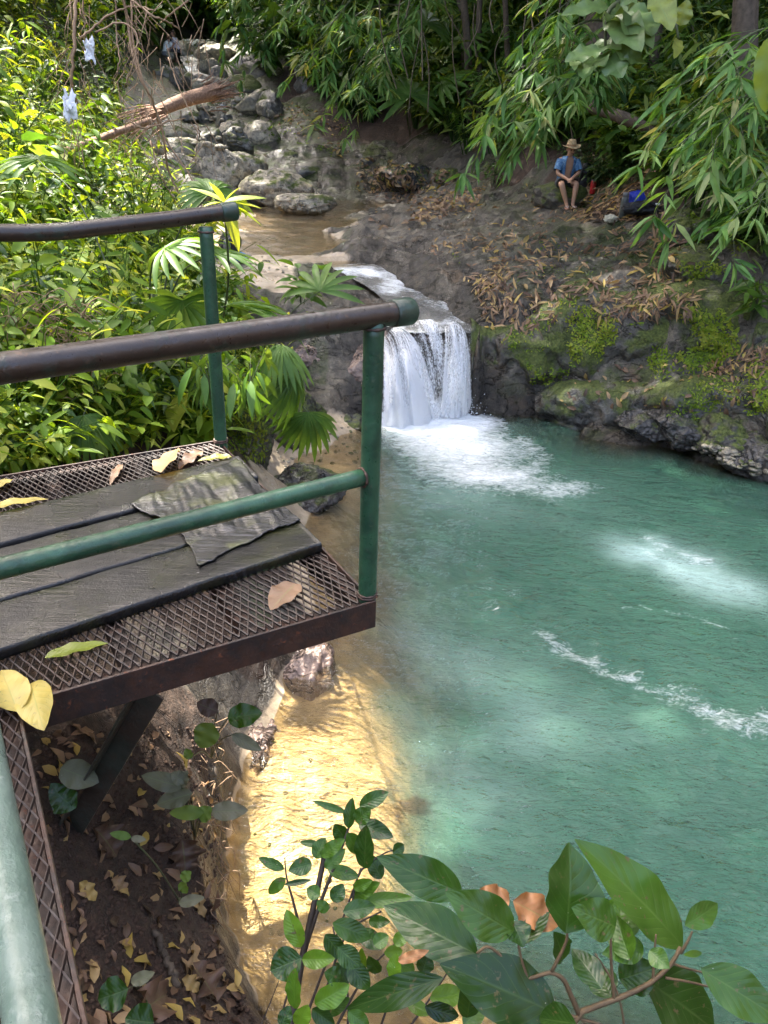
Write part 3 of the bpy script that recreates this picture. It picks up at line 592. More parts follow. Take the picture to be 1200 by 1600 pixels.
# smaller stones packed between the boulders
rs = np.random.default_rng(5); kinds = []
for k in range(6):
    o = rock('stone', (0, 0, 0), (.6, .5, .42), M_bdark if k % 2 else M_bould, 700 + k, 'small stone packed among the larger stream boulders', 'stone', 'small stones between the boulders', cuts=6, sub=4, flat=.75); SOLID.pop(); kinds.append(o)
lanes = [(-4.4, 29.5, 2.6), (-5.4, 32.5, 2.4), (-6.8, 35, 2.2), (-8, 38, 2.2), (-9.2, 41, 2.0), (-5.4, 22.5, 1.6), (-4.6, 20.6, 1.0)]
n_ = 0
for k in range(26):
    x, y, w_ = lanes[k % len(lanes)]; x += rs.normal(0, w_ * .5); y += rs.normal(0, 1.0); s = rs.uniform(1.0, 2.3) * (1.25 if y > 30 else 1)
    o = kinds[k % 6] if k < 6 else kinds[k % 6].copy()
    if k >= 6: COL.objects.link(o)
    o.location = (x, y, GZ(x, y) + .08 * s); o.scale = (s * rs.uniform(.8, 1.3), s * rs.uniform(.8, 1.2), s * rs.uniform(.7, 1.2)); o.rotation_euler = (rs.normal(0, .2), rs.normal(0, .2), rs.uniform(0, 6.28))

# the undercut ledge of the far bank and the low ledge at its foot
def ledge(name, stations, m, seed, label, amp, n1=300, n2=70):
    P = np.array([bez(s, n2) for s in stations]); G = np.array([bez(P[:, k], n1) for k in range(n2)]).transpose(1, 0, 2)
    du = np.gradient(G, axis=0); dv = np.gradient(G, axis=1); N = nrm(np.cross(du, dv)); V = G.reshape(-1, 3); N = N.reshape(-1, 3)
    if np.mean(N[:, 2]) < 0: N = -N
    V = V + N * (amp * ridged(V * np.array([1.3, 1.3, 1.6]) + seed, 4, seed) + .3 * amp * fbm(V * 5, 3, seed + 5) + .1 * amp * fbm(V * 18, 2, seed + 7))[:, None]
    i = np.arange(n1 * n2).reshape(n1, n2); F = np.stack([i[:-1, :-1], i[1:, :-1], i[1:, 1:], i[:-1, 1:]], -1).reshape(-1, 4)
    SOLID.append((V, F)); return tag(mesh(name, V, F, m), label, 'rock')
o_ = lambda y, z: np.array([0, y, z])
st_ = []
for u, vr, vb, y in ((730, 516, 612, 10.3), (762, 528, 610, 10.3), (797, 520, 566, 10.25), (838, 510, 592, 10.2), (870, 484, 608, 10.15), (920, 466, 602, 10.1), (965, 478, 594, 9.95), (1010, 478, 588, 9.8), (1060, 468, 580, 9.6), (1110, 468, 572, 9.45), (1155, 480, 548, 9.3), (1220, 500, 545, 9.0), (1310, 520, 560, 8.5), (1420, 540, 580, 8.0)):
    r_0, b_0 = Y(u, vr, y), Y(u, vb, y - .06); bu = .10 + .10 * math.sin(u * .05) ** 2
    st_.append([r_0 + o_(1.5, -.02), r_0 + o_(.9, .1), r_0 + o_(.35, .08), r_0, (r_0 * .62 + b_0 * .38) + o_(-bu, 0), (r_0 * .25 + b_0 * .75) + o_(-bu - .03, 0), b_0, b_0 + o_(.3, .0), b_0 + o_(.75, -.12), b_0 + o_(.9, -.6)])
ledge('rock_ledge', st_, M_mossy, 41, 'long undercut rock ledge with bright moss hanging down its face', .085)
st_ = []
for u, vi, vo, vw, y in ((838, 604, 622, 652, 9.85), (880, 603, 615, 664, 9.7), (930, 600, 612, 671, 9.5), (985, 594, 618, 679, 9.25), (1040, 588, 618, 689, 9.0), (1100, 580, 622, 699, 8.8), (1160, 562, 628, 714, 8.5), (1215, 558, 640, 740, 8.2), (1300, 565, 665, 775, 7.7), (1420, 590, 720, 840, 7.0)):
    i_0, o_0, w_0 = Y(u, vi, y + .7), Y(u, vo, y), W(u, vw, 0); st_.append([i_0 + o_(.5, -.1), i_0, (i_0 + o_0) / 2 + o_(0, .05), o_0, (o_0 + w_0) / 2 + o_(-.07, 0), w_0 + o_(.04, 0), w_0 + o_(-.1, -.45)])
ledge('rock_ledge', st_, rock_mat('olive_ledge_stone', (.06, .057, .048), (.14, .13, .11), .5, -.08), 57, 'low wet ledge along the waterline under the mossy undercut ledge', .06)

# ================================================================== PLATFORM
PA = np.array([-.026, 2.19, 0]); E1 = np.array([-.862, -.507, 0]); E2 = np.array([-.507, .862, 0]); EZ = np.array([0, 0, 1.]); ZB = 2.04
def DK(s, t, z): return PA + E1 * s + E2 * t + EZ * z
def on_t(u, v, t):                         # line of sight meets the upright plane at depth t of the platform
    d = ray(u, v); n = E2; k = ((PA + E2 * t - CAM) @ n) / (d @ n); return CAM + d * k
def rail_mat(name, a, b, c, thr=.5, rough=.32):
    t = NT(name); n1 = t.noise(7, 5, .65); n2 = t.noise(45, 4, .6)
    f = t.ramp(t.math('ADD', t.math('MULTIPLY', n1, .75), t.math('MULTIPLY', n2, .25)), [(thr - .07, 0), (thr + .07, 1)])
    col = t.mix(f, a, b); col = t.mix(t.ramp(n2, [(.62, 0), (.74, 1)]), col, c)
    col = t.mix(.4, col, t.ramp(t.noise(18, 4), [(.3, (.6, .6, .6)), (.7, (1.4, 1.4, 1.4))]), 'MULTIPLY')
    return t.done(t.bsdf(col, t.ramp(n2, [(.3, rough - .08), (.7, rough + .18)]), t.bump(t.math('ADD', n2, t.math('MULTIPLY', f, .6)), .35, .004), .5))
M_worn = rail_mat('worn_brown_pipe', (.027, .018, .012), (.014, .03, .02), (.07, .04, .022), .6)
M_green = rail_mat('green_pipe_paint', (.028, .085, .042), (.014, .05, .026), (.06, .09, .05), .5)
M_rust = rail_mat('rusted_steel', (.05, .022, .012), (.02, .013, .010), (.15, .048, .018), .5, .55)
M_grate = rail_mat('rusty_grating', (.042, .026, .018), (.022, .015, .012), (.10, .045, .025), .5, .5)
plat = thing('viewing_platform', 'rusty steel mesh platform with green pipe railings above the pool', 'platform', DK(.6, .8, 0) + EZ * 0)
plat.location = (0, 0, 0)
pl_ = lambda o: o
def grating(s0, s1, t0, t1, z=ZB):
    g = MB(); p, L = .0140, .072; n = int((s1 - s0) / p); m = int((t1 - t0) / (L / 2))
    sj = s0 + (np.arange(n) + .5) * p; ti = t0 + np.arange(m + 1) * L / 2
    for j in range(n):
        sg = np.where((np.arange(m + 1) + j) % 2 == 0, 1, -1) * p / 2 * .97
        pts = [DK(sj[j] + sg[i], ti[i], z + .0015 * math.sin(i * 2.1 + j)) for i in range(m + 1)]
        for a, b in zip(pts[:-1], pts[1:]):
            d = (b - a) / 2; nn = np.cross(nrm(d), EZ)
            V, F = box((a + b) / 2, d * 1.06, nn * .0017 + EZ * .001, EZ * .0042 - nn * .001); g.add(V, F)
    return g
gr = grating(.01, 1.75, .012, 1.6); g2 = grating(1.121, 1.9, -1.7, .0, ZB + .002)
gr.add(np.concatenate(g2.V), np.concatenate(g2.F4))
gr.build('grating', M_grate, plat, False)
def bar(name, a, b, hw, hh, m, parent, up=EZ, bev=.003):
    a, b = np.array(a, float), np.array(b, float); d = (b - a) / 2; side = nrm(np.cross(d, up)); upv = nrm(np.cross(side, d))
    V, F = box((a + b) / 2, d, side * hw, upv * hh); return bevel(mesh(name, V, F, m, parent, None, False), bev)
def channel(name, a, b, h, fl, m, parent, out):
    """C-section: web with two flanges pointing away from OUT"""
    a, b = np.array(a, float), np.array(b, float); g = MB(); mid = (a + b) / 2; d = (b - a) / 2; o = np.array(out, float)
    g.add(*box(mid, d, o * .005, EZ * h / 2))
    g.add(*box(mid - o * (fl / 2 + .0055) + EZ * (h / 2 - .021), d, o * fl / 2, EZ * .0038)); g.add(*box(mid - o * (fl / 2 + .0055) - EZ * (h / 2 - .004), d, o * fl / 2, EZ * .0038))
    return bevel(g.build(name, m, parent, False), .002)
ch_ = .108
channel('edge_beam', DK(-.006, -.006, ZB + .008 - ch_ / 2), DK(1.75, -.006, ZB + .008 - ch_ / 2), ch_, .05, M_rust, plat, -E2)
channel('edge_beam', DK(-.006, .004, ZB + .004 - ch_ / 2), DK(-.006, 1.62, ZB + .004 - ch_ / 2), ch_ - .01, .05, M_rust, plat, -E1)
channel('edge_beam', DK(-.002, 1.626, ZB + .004 - ch_ / 2), DK(1.75, 1.626, ZB + .004 - ch_ / 2), ch_ - .004, .05, M_rust, plat, E2)
channel('edge_beam', DK(1.116, -.014, ZB + .002 - ch_ / 2), DK(1.116, -1.7, ZB + .002 - ch_ / 2), ch_, .04, M_rust, plat, -E1)
for s in (.42, .80, 1.22, 1.6): bar('joist', DK(s, .012, ZB - .042), DK(s, 1.61, ZB - .042), .026, .032, M_rust, plat)
M_brace = rail_mat('green_brown_brace', (.045, .05, .035), (.06, .042, .028), (.09, .075, .05), .5, .45)
bt, bb = DK(.79, .06, ZB - .12), W(58, 1356, .85)
g = MB(); dd = nrm(bb - bt); sd_ = nrm(np.cross(dd, EZ)); up_ = np.cross(sd_, dd)
g.add(*box((bt + bb) / 2, (bb - bt) / 2, sd_ * .034, up_ * .004)); g.add(*box((bt + bb) / 2 + sd_ * .030 - up_ * .042, (bb - bt) / 2, sd_ * .004, up_ * .038))
bevel(g.build('brace', M_brace, plat, False), .002)
# posts
def pipe(name, pts, r, m, parent, n=30, k=20):
    P = bez(pts, n) if len(pts) > 2 else np.linspace(pts[0], pts[1], n)
    return mesh(name, *tube(P, r, k), m, parent)
p2b = DK(.006, .032, ZB - .05); p2t = np.array([p2b[0], p2b[1], 2.985])
p1b = DK(-.005, 1.585, ZB - .05); p1t = np.array([p1b[0], p1b[1], 3.06])
p3b = DK(1.185, .03, ZB - .05); p3t = np.array([p3b[0], p3b[1], 3.0])
for a, b in ((p2b, p2t), (p1b, p1t)): pipe('post', [a, b], .0305, M_green, plat, 24)
pipe('post', [p3b, p3t], .03, M_green, plat, 24)
def cap(end, d, parent):
    d = nrm(d); P = [end - d * .035, end - d * .03, end + d * .03, end + d * .038, end + d * .040]; o = mesh('pipe_cap', *tube(P, np.array([.037, .0405, .0405, .037, .028]), 22), M_capm, parent)
    bevel(o, .002, 1)
M_capm = rail_mat('dark_green_cap', (.018, .04, .026), (.03, .028, .02), (.05, .07, .05), .55, .35)
zr = 3.0
ra, rb = W(-160, 597, zr), W(634, 488, zr); pm = p2t.copy(); pm[2] = zr
rb = pm + nrm(rb - W(0, 577, zr)) * .10; ra = pm - nrm(rb - pm) * 1.5
hr = pipe('handrail', [ra, rb], .0345, M_worn, plat, 40, 24); cap(rb, rb - ra, hr)
fpts = [on_t(u, v, 1.60) for u, v in ((-140, 362), (-60, 363), (20, 364), (90, 362), (140, 357), (200, 350), (270, 342), (330, 334))]
fend = on_t(357, 331, 1.60)
hf = pipe('handrail', fpts + [fend], .034, M_worn, plat, 60, 24); cap(fend, fend - fpts[-1], hf)
ma, mb_ = W(0, 879, 2.5), W(568, 738, 2.5); mend = np.array([p2b[0], p2b[1], 2.5]); dr = nrm(ma - mb_)
pipe('mid_rail', [mend + dr * .02, mend + dr * 1.45], .0275, M_green, plat, 30, 20)
M_pale = rail_mat('pale_green_pipe_paint', (.12, .165, .135), (.09, .135, .105), (.18, .22, .19), .5, .3)
k0 = np.array([p3b[0], p3b[1], 2.5]); k1 = W(50, 1600, 2.5); dk_ = nrm(k1 - k0)
pipe('mid_rail', [k0 + dk_ * .03, k0 + dk_ * 2.6], .0325, M_pale, plat, 40, 22)
pipe('handrail', [p3t - dk_ * .05 - E1 * -.06, p3t + dk_ * 2.6 + E1 * .06], .034, M_green, plat, 40, 22)
M_weld = rail_mat('rusty_weld', (.06, .03, .018), (.03, .022, .016), (.16, .07, .03), .5, .6)
def bead(c0, ax, R, parent):
    ax = nrm(ax); s1 = nrm(np.cross(ax, [.3, .2, .9])); s2 = np.cross(ax, s1); aa = np.linspace(0, 2 * math.pi, 30); P = c0 + R * (np.cos(aa)[:, None] * s1 + np.sin(aa)[:, None] * s2)
    mesh('weld_bead', *tube(P, .0045 + .0015 * np.sin(aa * 7), 7), M_weld, parent)
bead(mend + dr * .031, dr, .0285, plat); bead(p2t - EZ * .018, EZ, .032, plat); bead(p1t - EZ * .02, EZ, .032, plat)
for pb_ in (p1b, p2b, p3b): bead(np.array([pb_[0], pb_[1], ZB + .012]), EZ, .033, plat); bead(np.array([pb_[0], pb_[1], ZB + .02]), EZ, .0315, plat)
# boards
t = NT('wet_board'); mp = t.n('ShaderNodeMapping'); t.set(mp, 'Vector', t.pos()); t.set(mp, 'Rotation', (0, 0, -math.atan2(E1[1], E1[0]))); t.set(mp, 'Scale', (1.2, 14, 6))
gn = t.noise(4, 6, .65, mp.outputs[0], .4); fn = t.noise(130, 3, .6); bn = t.noise(5, 4, .6)
col = t.ramp(gn, [(.3, (.003, .003, .003)), (.55, (.009, .009, .0088)), (.75, (.022, .022, .0215))])
col = t.mix(t.ramp(bn, [(.5, 0), (.68, 1)]), col, (.017, .018, .006))
M_board = t.done(t.bsdf(col, t.ramp(t.noise(3.2, 4, .6), [(.42, .10), (.6, .5)]), t.bump(t.math('ADD', t.math('MULTIPLY', fn, .55), gn), .6, .006), .42))
M_boardedge = plain_mat('dark_board_edge', (.012, .013, .012), .4)
def plank(name, s0, s1, ta, wd, z0, th, sk, m, parent, seed):
    n = 70; cs = np.array([(-.5, 0), (-.5, .25), (-.5, .7), (-.485, .93), (-.46, 1), (-.3, 1), (-.1, 1), (.1, 1), (.3, 1), (.46, 1), (.485, .93), (.5, .7), (.5, .25), (.5, 0)]); k = len(cs)
    ss = np.linspace(s0, s1, n); V = []
    for s in ss:
        for a, b in cs: V.append(DK(s, ta - sk * s + (a + .5) * wd, z0 + b * th))
    V = np.array(V); V += EZ * (.0022 * fbm(V * 9 + seed, 3, seed))[:, None] + E2 * (.002 * fbm(V * 14 + seed, 3, seed + 2))[:, None]
    i = np.arange(n * k).reshape(n, k); F = np.stack([i[:-1], np.roll(i, -1, 1)[:-1], np.roll(i, -1, 1)[1:], i[1:]], -1).reshape(-1, 4)
    V = np.concatenate([V, [V[:k].mean(0), V[-k:].mean(0)]]); c0, c1 = n * k, n * k + 1
    T3 = np.concatenate([np.stack([i[0], np.roll(i[0], -1), np.full(k, c0)], -1), np.stack([np.roll(i[-1], -1), i[-1], np.full(k, c1)], -1)])
    o = mesh(name, V, [F[:, ::-1], T3[:, ::-1]], m, parent); return o
plank('board', .018, 1.7, .372, .262, ZB + .007, .040, .135, M_board, plat, 1)
plank('board', .035, 1.7, .650, .355, ZB + .007, .038, .135, M_board, plat, 2)
plank('board', .010, 1.7, 1.035, .265, ZB + .007, .040, .135, M_board, plat, 3)
# crumpled sheet lying across the boards
q00, q10, q11, q01 = np.array([.585, .985]), np.array([.475, .405]), np.array([.012, .575]), np.array([.04, 1.245])
nu, nvv = 70, 70; a = np.linspace(0, 1, nu)[:, None]; b = np.linspace(0, 1, nvv)[None, :]
st = ((1 - a) * (1 - b))[..., None] * q00 + (a * (1 - b))[..., None] * q10 + (a * b)[..., None] * q11 + ((1 - a) * b)[..., None] * q01
bul = np.zeros((nu, nvv, 2)); bul[..., 0] += .055 * (np.sin(math.pi * a) * (1 - b) ** 3) * -1; bul[..., 1] += .03 * np.sin(a * 9 + 1) * (b ** 4) * 0
st = st + bul; X = np.concatenate([st.reshape(-1, 2), np.zeros((nu * nvv, 1))], 1)
ed = np.minimum(np.minimum(np.tile(a, (1, nvv)), 1 - np.tile(a, (1, nvv))), np.minimum(np.tile(b, (nu, 1)), 1 - np.tile(b, (nu, 1)))).ravel()
X[:, :2] += (np.stack([fbm(X * 9, 3, 1), fbm(X * 9, 3, 2)], 1) * .018) * (1 - np.clip(ed * 8, 0, 1))[:, None] ** .5
hz = .008 + .006 * fbm(X * np.array([26, 3, 1]), 3, 5) * 1 + .008 * fbm(X * 6, 3, 7) + .006 * np.sin((X[:, 0] * 1.0 + X[:, 1] * .15) * 190) * .25
hz += .03 * np.exp(-((X[:, 0] - .15) / .07) ** 2) * np.exp(-((X[:, 1] - .85) / .22) ** 2) - .004
V = PA[None] + X[:, :1] * E1 + X[:, 1:2] * E2 + EZ * (ZB + .0505 + np.clip(hz, .002, 1))[:, None]
i = np.arange(nu * nvv).reshape(nu, nvv); F = np.stack([i[:-1, :-1], i[1:, :-1], i[1:, 1:], i[:-1, 1:]], -1).reshape(-1, 4)
t = NT('wet_bark_sheet'); uv = t.n('ShaderNodeMapping'); t.set(uv, 'Vector', t.pos()); t.set(uv, 'Rotation', (0, 0, -math.atan2(E2[1], E2[0]))); t.set(uv, 'Scale', (5, 60, 5))
g1 = t.math('ADD', t.math('MULTIPLY', t.noise(1.2, 5, .65, uv.outputs[0], .8), .6), t.math('MULTIPLY', t.noise(2.6, 3, .6, uv.outputs[0], .3), .4))
col = t.ramp(g1, [(.40, (.004, .004, .004)), (.50, (.016, .0165, .017)), (.64, (.05, .052, .056))]); col = t.mix(t.ramp(t.noise(6, 3), [(.5, 0), (.65, 1)]), col, (.07, .075, .03))
M_sheet = t.done(t.bsdf(col, .22, t.bump(g1, .7, .008), .6))
o = mesh('bark_sheet', V, F, M_sheet); so_ = o.modifiers.new('thickness', 'SOLIDIFY'); so_.thickness = .004; so_.offset = 1
tag(o, 'crumpled grey striped sheet of palm bark lying across the wet boards', 'bark sheet')

# ================================================================== LEAF KIT
def leaf_t(wd=.35, n=5, tip=1.0, fold=.25, curl=.25, wave=0.0, base=.05, cols=3, peak=.42):
    """a unit leaf along +Y: width wd, folded along its midrib and curling down"""
    y = np.linspace(0, 1, n + 1); a = math.log(.5) / math.log(peak); pr = np.sin(math.pi * np.clip(y, 0, 1) ** a) ** (.75 * tip); pr[0] = base; pr[-1] = .02
    x = np.linspace(-1, 1, cols); V = np.zeros((n + 1, cols, 3)); hw = wd / 2 * pr
    V[..., 0] = hw[:, None] * x[None]; V[..., 1] = y[:, None] - .0 * np.abs(x)[None]
    V[..., 2] = fold * np.abs(V[..., 0]) - curl * (y ** 2)[:, None] + wave * np.sin(y * 17)[:, None] * (np.abs(x) ** 2)[None] * hw[:, None]
    i = np.arange((n + 1) * cols).reshape(n + 1, cols); F = np.stack([i[:-1, :-1], i[:-1, 1:], i[1:, 1:], i[1:, :-1]], -1).reshape(-1, 4)
    A = np.zeros((n + 1, cols, 3)); A[..., 0] = x[None]; A[..., 1] = y[:, None]
    return V.reshape(-1, 3), F, A.reshape(-1, 3)
class Foliage(MB):
    def stamp(s, T, pos, d, up, scale, rnd):
        V, F, A = T; n = len(pos); pos, d, up = np.asarray(pos, float), nrm(d), np.asarray(up, float)
        x = np.cross(d, up); bad = np.linalg.norm(x, axis=1) < 1e-4; x[bad] = np.cross(d[bad], np.array([.3, .9, .1])); x = nrm(x); z = np.cross(x, d)
        sc = np.broadcast_to(np.asarray(scale, float), (n,))
        Q = pos[:, None] + sc[:, None, None] * (V[None, :, :1] * x[:, None] + V[None, :, 1:2] * d[:, None] + V[None, :, 2:] * z[:, None])
        AA = np.repeat(A[None], n, 0); AA[..., 2] = np.asarray(rnd)[:, None] if np.ndim(rnd) else rnd
        FF = (F[None] + (np.arange(n) * len(V))[:, None, None]).reshape(-1, F.shape[1]); s.add(Q.reshape(-1, 3), FF, AA.reshape(-1, 3)); return s
    def arrays(s): return np.concatenate(s.V), np.concatenate(s.F4) if s.F4 else np.zeros((0, 4), int), np.concatenate(s.A)
    def put(s, arr, M, off, dr=0.0):
        V, F, A = arr; A = A.copy(); A[:, 2] = np.clip(A[:, 2] + dr, 0, 1); return s.add(V @ np.asarray(M).T + off, F, A)
LT_OV = leaf_t(.46, 5, 1, .3, .25); LT_OV3 = leaf_t(.46, 3, 1, .3, .25); LT_LA = leaf_t(.24, 5, 1, .3, .3); LT_LA3 = leaf_t(.2, 3, 1, .3, .3); LT_BB = leaf_t(.165, 4, .9, .35, .22, peak=.3); LT_BG = leaf_t(.55, 8, .9, .2, .3, .12, cols=5)
def shrub(seed, nst=7, h=.7, spread=.45, ll=.14, per=9, T=LT_OV, droop=.35, upright=.6, stems=True):
    """stems rise and lean out; leaves sit alternately along their upper two thirds"""
    rs = np.random.default_rng(seed); S, Lf = MB(), Foliage()
    for k in range(nst):
        a = rs.uniform(0, 2 * math.pi); r = spread * math.sqrt(rs.random()); hh = h * rs.uniform(.55, 1.1)
        dirv = np.array([math.cos(a), math.sin(a), 0]); P0 = dirv * .12 * r; P3_ = dirv * r + EZ * hh; P1 = dirv * r * .3 + EZ * hh * .55
        P = bez([P0, P1, P3_ + dirv * r * .25 * (1 - upright)], 9)
        S.add(*tube(P, (.006 * h / .7 + .002, .002), 4, False))
        tt = np.linspace(.25, 1, per) + rs.normal(0, .03, per); tt = np.clip(tt, .1, 1); pos = np.stack([np.interp(tt, np.linspace(0, 1, 9), P[:, c]) for c in range(3)], 1)
        ph = np.arange(per) * 2.4 + rs.uniform(0, 6); side = np.stack([np.cos(ph), np.sin(ph), 0 * ph], 1)
        d = side * .8 + dirv * .45 + EZ * (rs.normal(.15, .3, per) - droop * .4)[:, None]; up = EZ + rs.normal(0, .35, (per, 3))
        Lf.stamp(T, pos + side * .03, d, up, ll * rs.uniform(.6, 1.25, per) * (1.1 - .3 * np.abs(tt - .7)), np.clip(rs.normal(.5, .25) + rs.normal(0, .14, per), 0, 1))
    return S, Lf
def rotz(a): return np.array([[math.cos(a), -math.sin(a), 0], [math.sin(a), math.cos(a), 0], [0, 0, 1.]])
# leaf colours
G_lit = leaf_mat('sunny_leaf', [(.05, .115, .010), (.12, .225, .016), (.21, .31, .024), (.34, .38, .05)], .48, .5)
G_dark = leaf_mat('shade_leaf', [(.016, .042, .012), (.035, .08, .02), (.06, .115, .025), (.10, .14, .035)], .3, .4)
G_bam = leaf_mat('bamboo_leaf', [(.055, .14, .03), (.09, .21, .045), (.17, .29, .07), (.33, .34, .15)], .4, .5)
G_fan = leaf_mat('fan_leaf', [(.05, .12, .02), (.09, .18, .03), (.16, .24, .05)], .4, .4)
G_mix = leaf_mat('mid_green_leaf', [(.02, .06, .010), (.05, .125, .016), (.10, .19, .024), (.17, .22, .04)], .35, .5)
G_moss = leaf_mat('moss_leaf', [(.07, .13, .01), (.14, .22, .015), (.23, .30, .025), (.32, .32, .04)], .3, .6)
G_fore = leaf_mat('foreground_leaf', [(.015, .045, .008), (.033, .088, .011), (.07, .165, .015), (.13, .26, .022)], .38, .27, .22, .9)
G_dry = leaf_mat('dry_leaf', [(.05, .028, .018), (.12, .065, .038), (.22, .125, .07), (.34, .22, .11), (.44, .31, .07)], .15, .55, .3)
G_yel = leaf_mat('yellow_leaf', [(.42, .33, .06), (.50, .40, .12), (.30, .30, .04)], .25, .45, .4, .5)
M_stem = plain_mat('green_stem', (.06, .075, .03), .6); M_twig = plain_mat('dry_twig', (.26, .17, .10), .8, .4, 30); M_bark = plain_mat('tree_bark', (.085, .065, .045), .85, .5, 14, .8); M_dkstem = plain_mat('dark_stem', (.022, .016, .012), .6)

# --- faces that things are laid on
from mathutils.bvhtree import BVHTree
def make_bvh():
    vs = [GROUND_V] + [a for a, b in SOLID]; off = np.cumsum([0] + [len(a) for a in vs])
    fs = [tuple(map(int, f)) for k, F in enumerate([gf] + [b for a, b in SOLID]) for f in (F + off[k])]
    return BVHTree.FromPolygons([tuple(v) for v in np.concatenate(vs)], fs)
BVH = make_bvh()
def hit(u, v):
    h = BVH.ray_cast(Vector(tuple(CAM)), Vector(tuple(ray(u, v))).normalized(), 200)
    if h[0] is None: return None, None
    nn = np.array(h[1]); return np.array(h[0]), (nn if nn @ ray(u, v) < 0 else -nn)
def drop(x, y, z=40):
    h = BVH.ray_cast(Vector((x, y, z)), Vector((0, 0, -1)), 200); return (np.array(h[0]), np.array(h[1])) if h[0] is not None else (None, None)
def inside(poly, u, v):
    c = False; n = len(poly)
    for i in range(n):
        x1, y1 = poly[i]; x2, y2 = poly[i - 1]
        if (y1 > v) != (y2 > v) and u < (x2 - x1) * (v - y1) / (y2 - y1) + x1: c = not c
    return c
def sample(poly, n, rs):
    P = np.array(poly); lo, hi = P.min(0), P.max(0); out = []
    while len(out) < n:
        u, v = rs.uniform(lo[0], hi[0]), rs.uniform(lo[1], hi[1])
        if inside(poly, u, v): out.append((u, v))
    return out

# ================================================================== VEGETATION
# --- undergrowth that nobody could count: left slope, right slope, head of the valley
def plant_kit(seed, specs):
    out = []
    for k, sp in enumerate(specs):
        S, Lf = shrub(seed + k, **sp); out.append((S, Lf.arrays()))
    return out
def cover(name, label, poly, n, kit, m, size, seed, lift=0.0, lo=.6, hi=1.3, tint=None, skip=None):
    rs = np.random.default_rng(seed); Fo = Foliage(); St = MB(); cnt = 0
    for u, v in sample(poly, n, rs):
        p, nn = hit(u, v)
        if p is None or p[2] < .08 or (skip and skip(p)): continue
        S, arr = kit[rs.integers(len(kit))]; sc = size(p) * rs.uniform(lo, hi); ln = nn * .35 + EZ; ln = nrm(ln)
        M = np.array(Vector((0, 0, 1)).rotation_difference(Vector(tuple(ln))).to_matrix()) @ rotz(rs.uniform(0, 6.28)) * sc
        Fo.put(arr, M, p + EZ * lift * sc, rs.normal(0, .12) + (tint(p) if tint else 0)); cnt += 1
        V = np.concatenate(S.V); Fo.add(V @ M.T + p, np.concatenate(S.F4), np.tile([0, .5, .05], (len(V), 1)))
    return tag(Fo.build(name, m), label, None, None, 'stuff')
KL = plant_kit(900, [dict(nst=8, h=.75, spread=.5, ll=.13, per=9), dict(nst=9, h=.5, spread=.5, ll=.10, per=11), dict(nst=7, h=.9, spread=.5, ll=.17, per=8, T=LT_LA), dict(nst=9, h=.5, spread=.6, ll=.20, per=8, T=LT_LA, droop=.8), dict(nst=6, h=.6, spread=.4, ll=.22, per=6, T=LT_OV), dict(nst=4, h=1.1, spread=.5, ll=.15, per=6, T=LT_OV), dict(nst=9, h=.45, spread=.5, ll=.07, per=15, T=LT_OV3), dict(nst=8, h=.7, spread=.6, ll=.30, per=6, T=leaf_t(.10, 5, .9, .3, .5, peak=.35))])
KR = plant_kit(930, [dict(nst=10, h=1.6, spread=1.0, ll=.34, per=12, T=LT_LA3), dict(nst=10, h=1.3, spread=1.0, ll=.30, per=12, T=LT_OV3), dict(nst=9, h=1.9, spread=1.2, ll=.42, per=12, T=LT_LA3, droop=.9), dict(nst=8, h=1.2, spread=.9, ll=.40, per=10, T=LT_OV3)])
LBP = [(-150, -60), (235, -60), (215, 60), (190, 130), (190, 200), (205, 270), (225, 320), (290, 345), (330, 400), (350, 470), (390, 560), (350, 640), (330, 690), (180, 720), (-150, 790)]
cover('undergrowth', 'bright leafy undergrowth covering the sunlit slope beside the stream', LBP, 470, KL, G_lit, lambda p: .62 + .045 * p[1], 1, skip=lambda p: p[1] < 3.7 or (p[1] < 9 and p[0] > -1.35))
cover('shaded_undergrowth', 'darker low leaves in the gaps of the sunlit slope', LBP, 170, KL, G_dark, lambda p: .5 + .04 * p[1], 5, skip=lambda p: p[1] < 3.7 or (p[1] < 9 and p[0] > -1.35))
RBP = [(470, -120), (445, 60), (440, 120), (520, 185), (600, 205), (700, 235), (760, 262), (840, 240), (905, 225), (1010, 290), (1075, 325), (1170, 400), (1320, 450), (1420, 300), (1420, -150)]
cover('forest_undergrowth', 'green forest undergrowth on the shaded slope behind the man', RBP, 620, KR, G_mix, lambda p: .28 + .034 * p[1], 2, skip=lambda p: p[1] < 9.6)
TBP = [(150, -120), (520, -120), (470, 60), (430, 130), (405, 110), (400, 60), (330, 62), (250, 50), (215, 75), (180, 40)]
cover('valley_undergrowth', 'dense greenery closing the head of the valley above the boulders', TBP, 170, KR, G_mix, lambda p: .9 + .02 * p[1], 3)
FLP = [(860, 225), (960, 235), (1010, 290), (960, 300), (905, 290)]
cover('ground_herbs', 'low green herbs among the dead leaves beside the man', FLP, 40, KL, G_dark, lambda p: .5, 4)

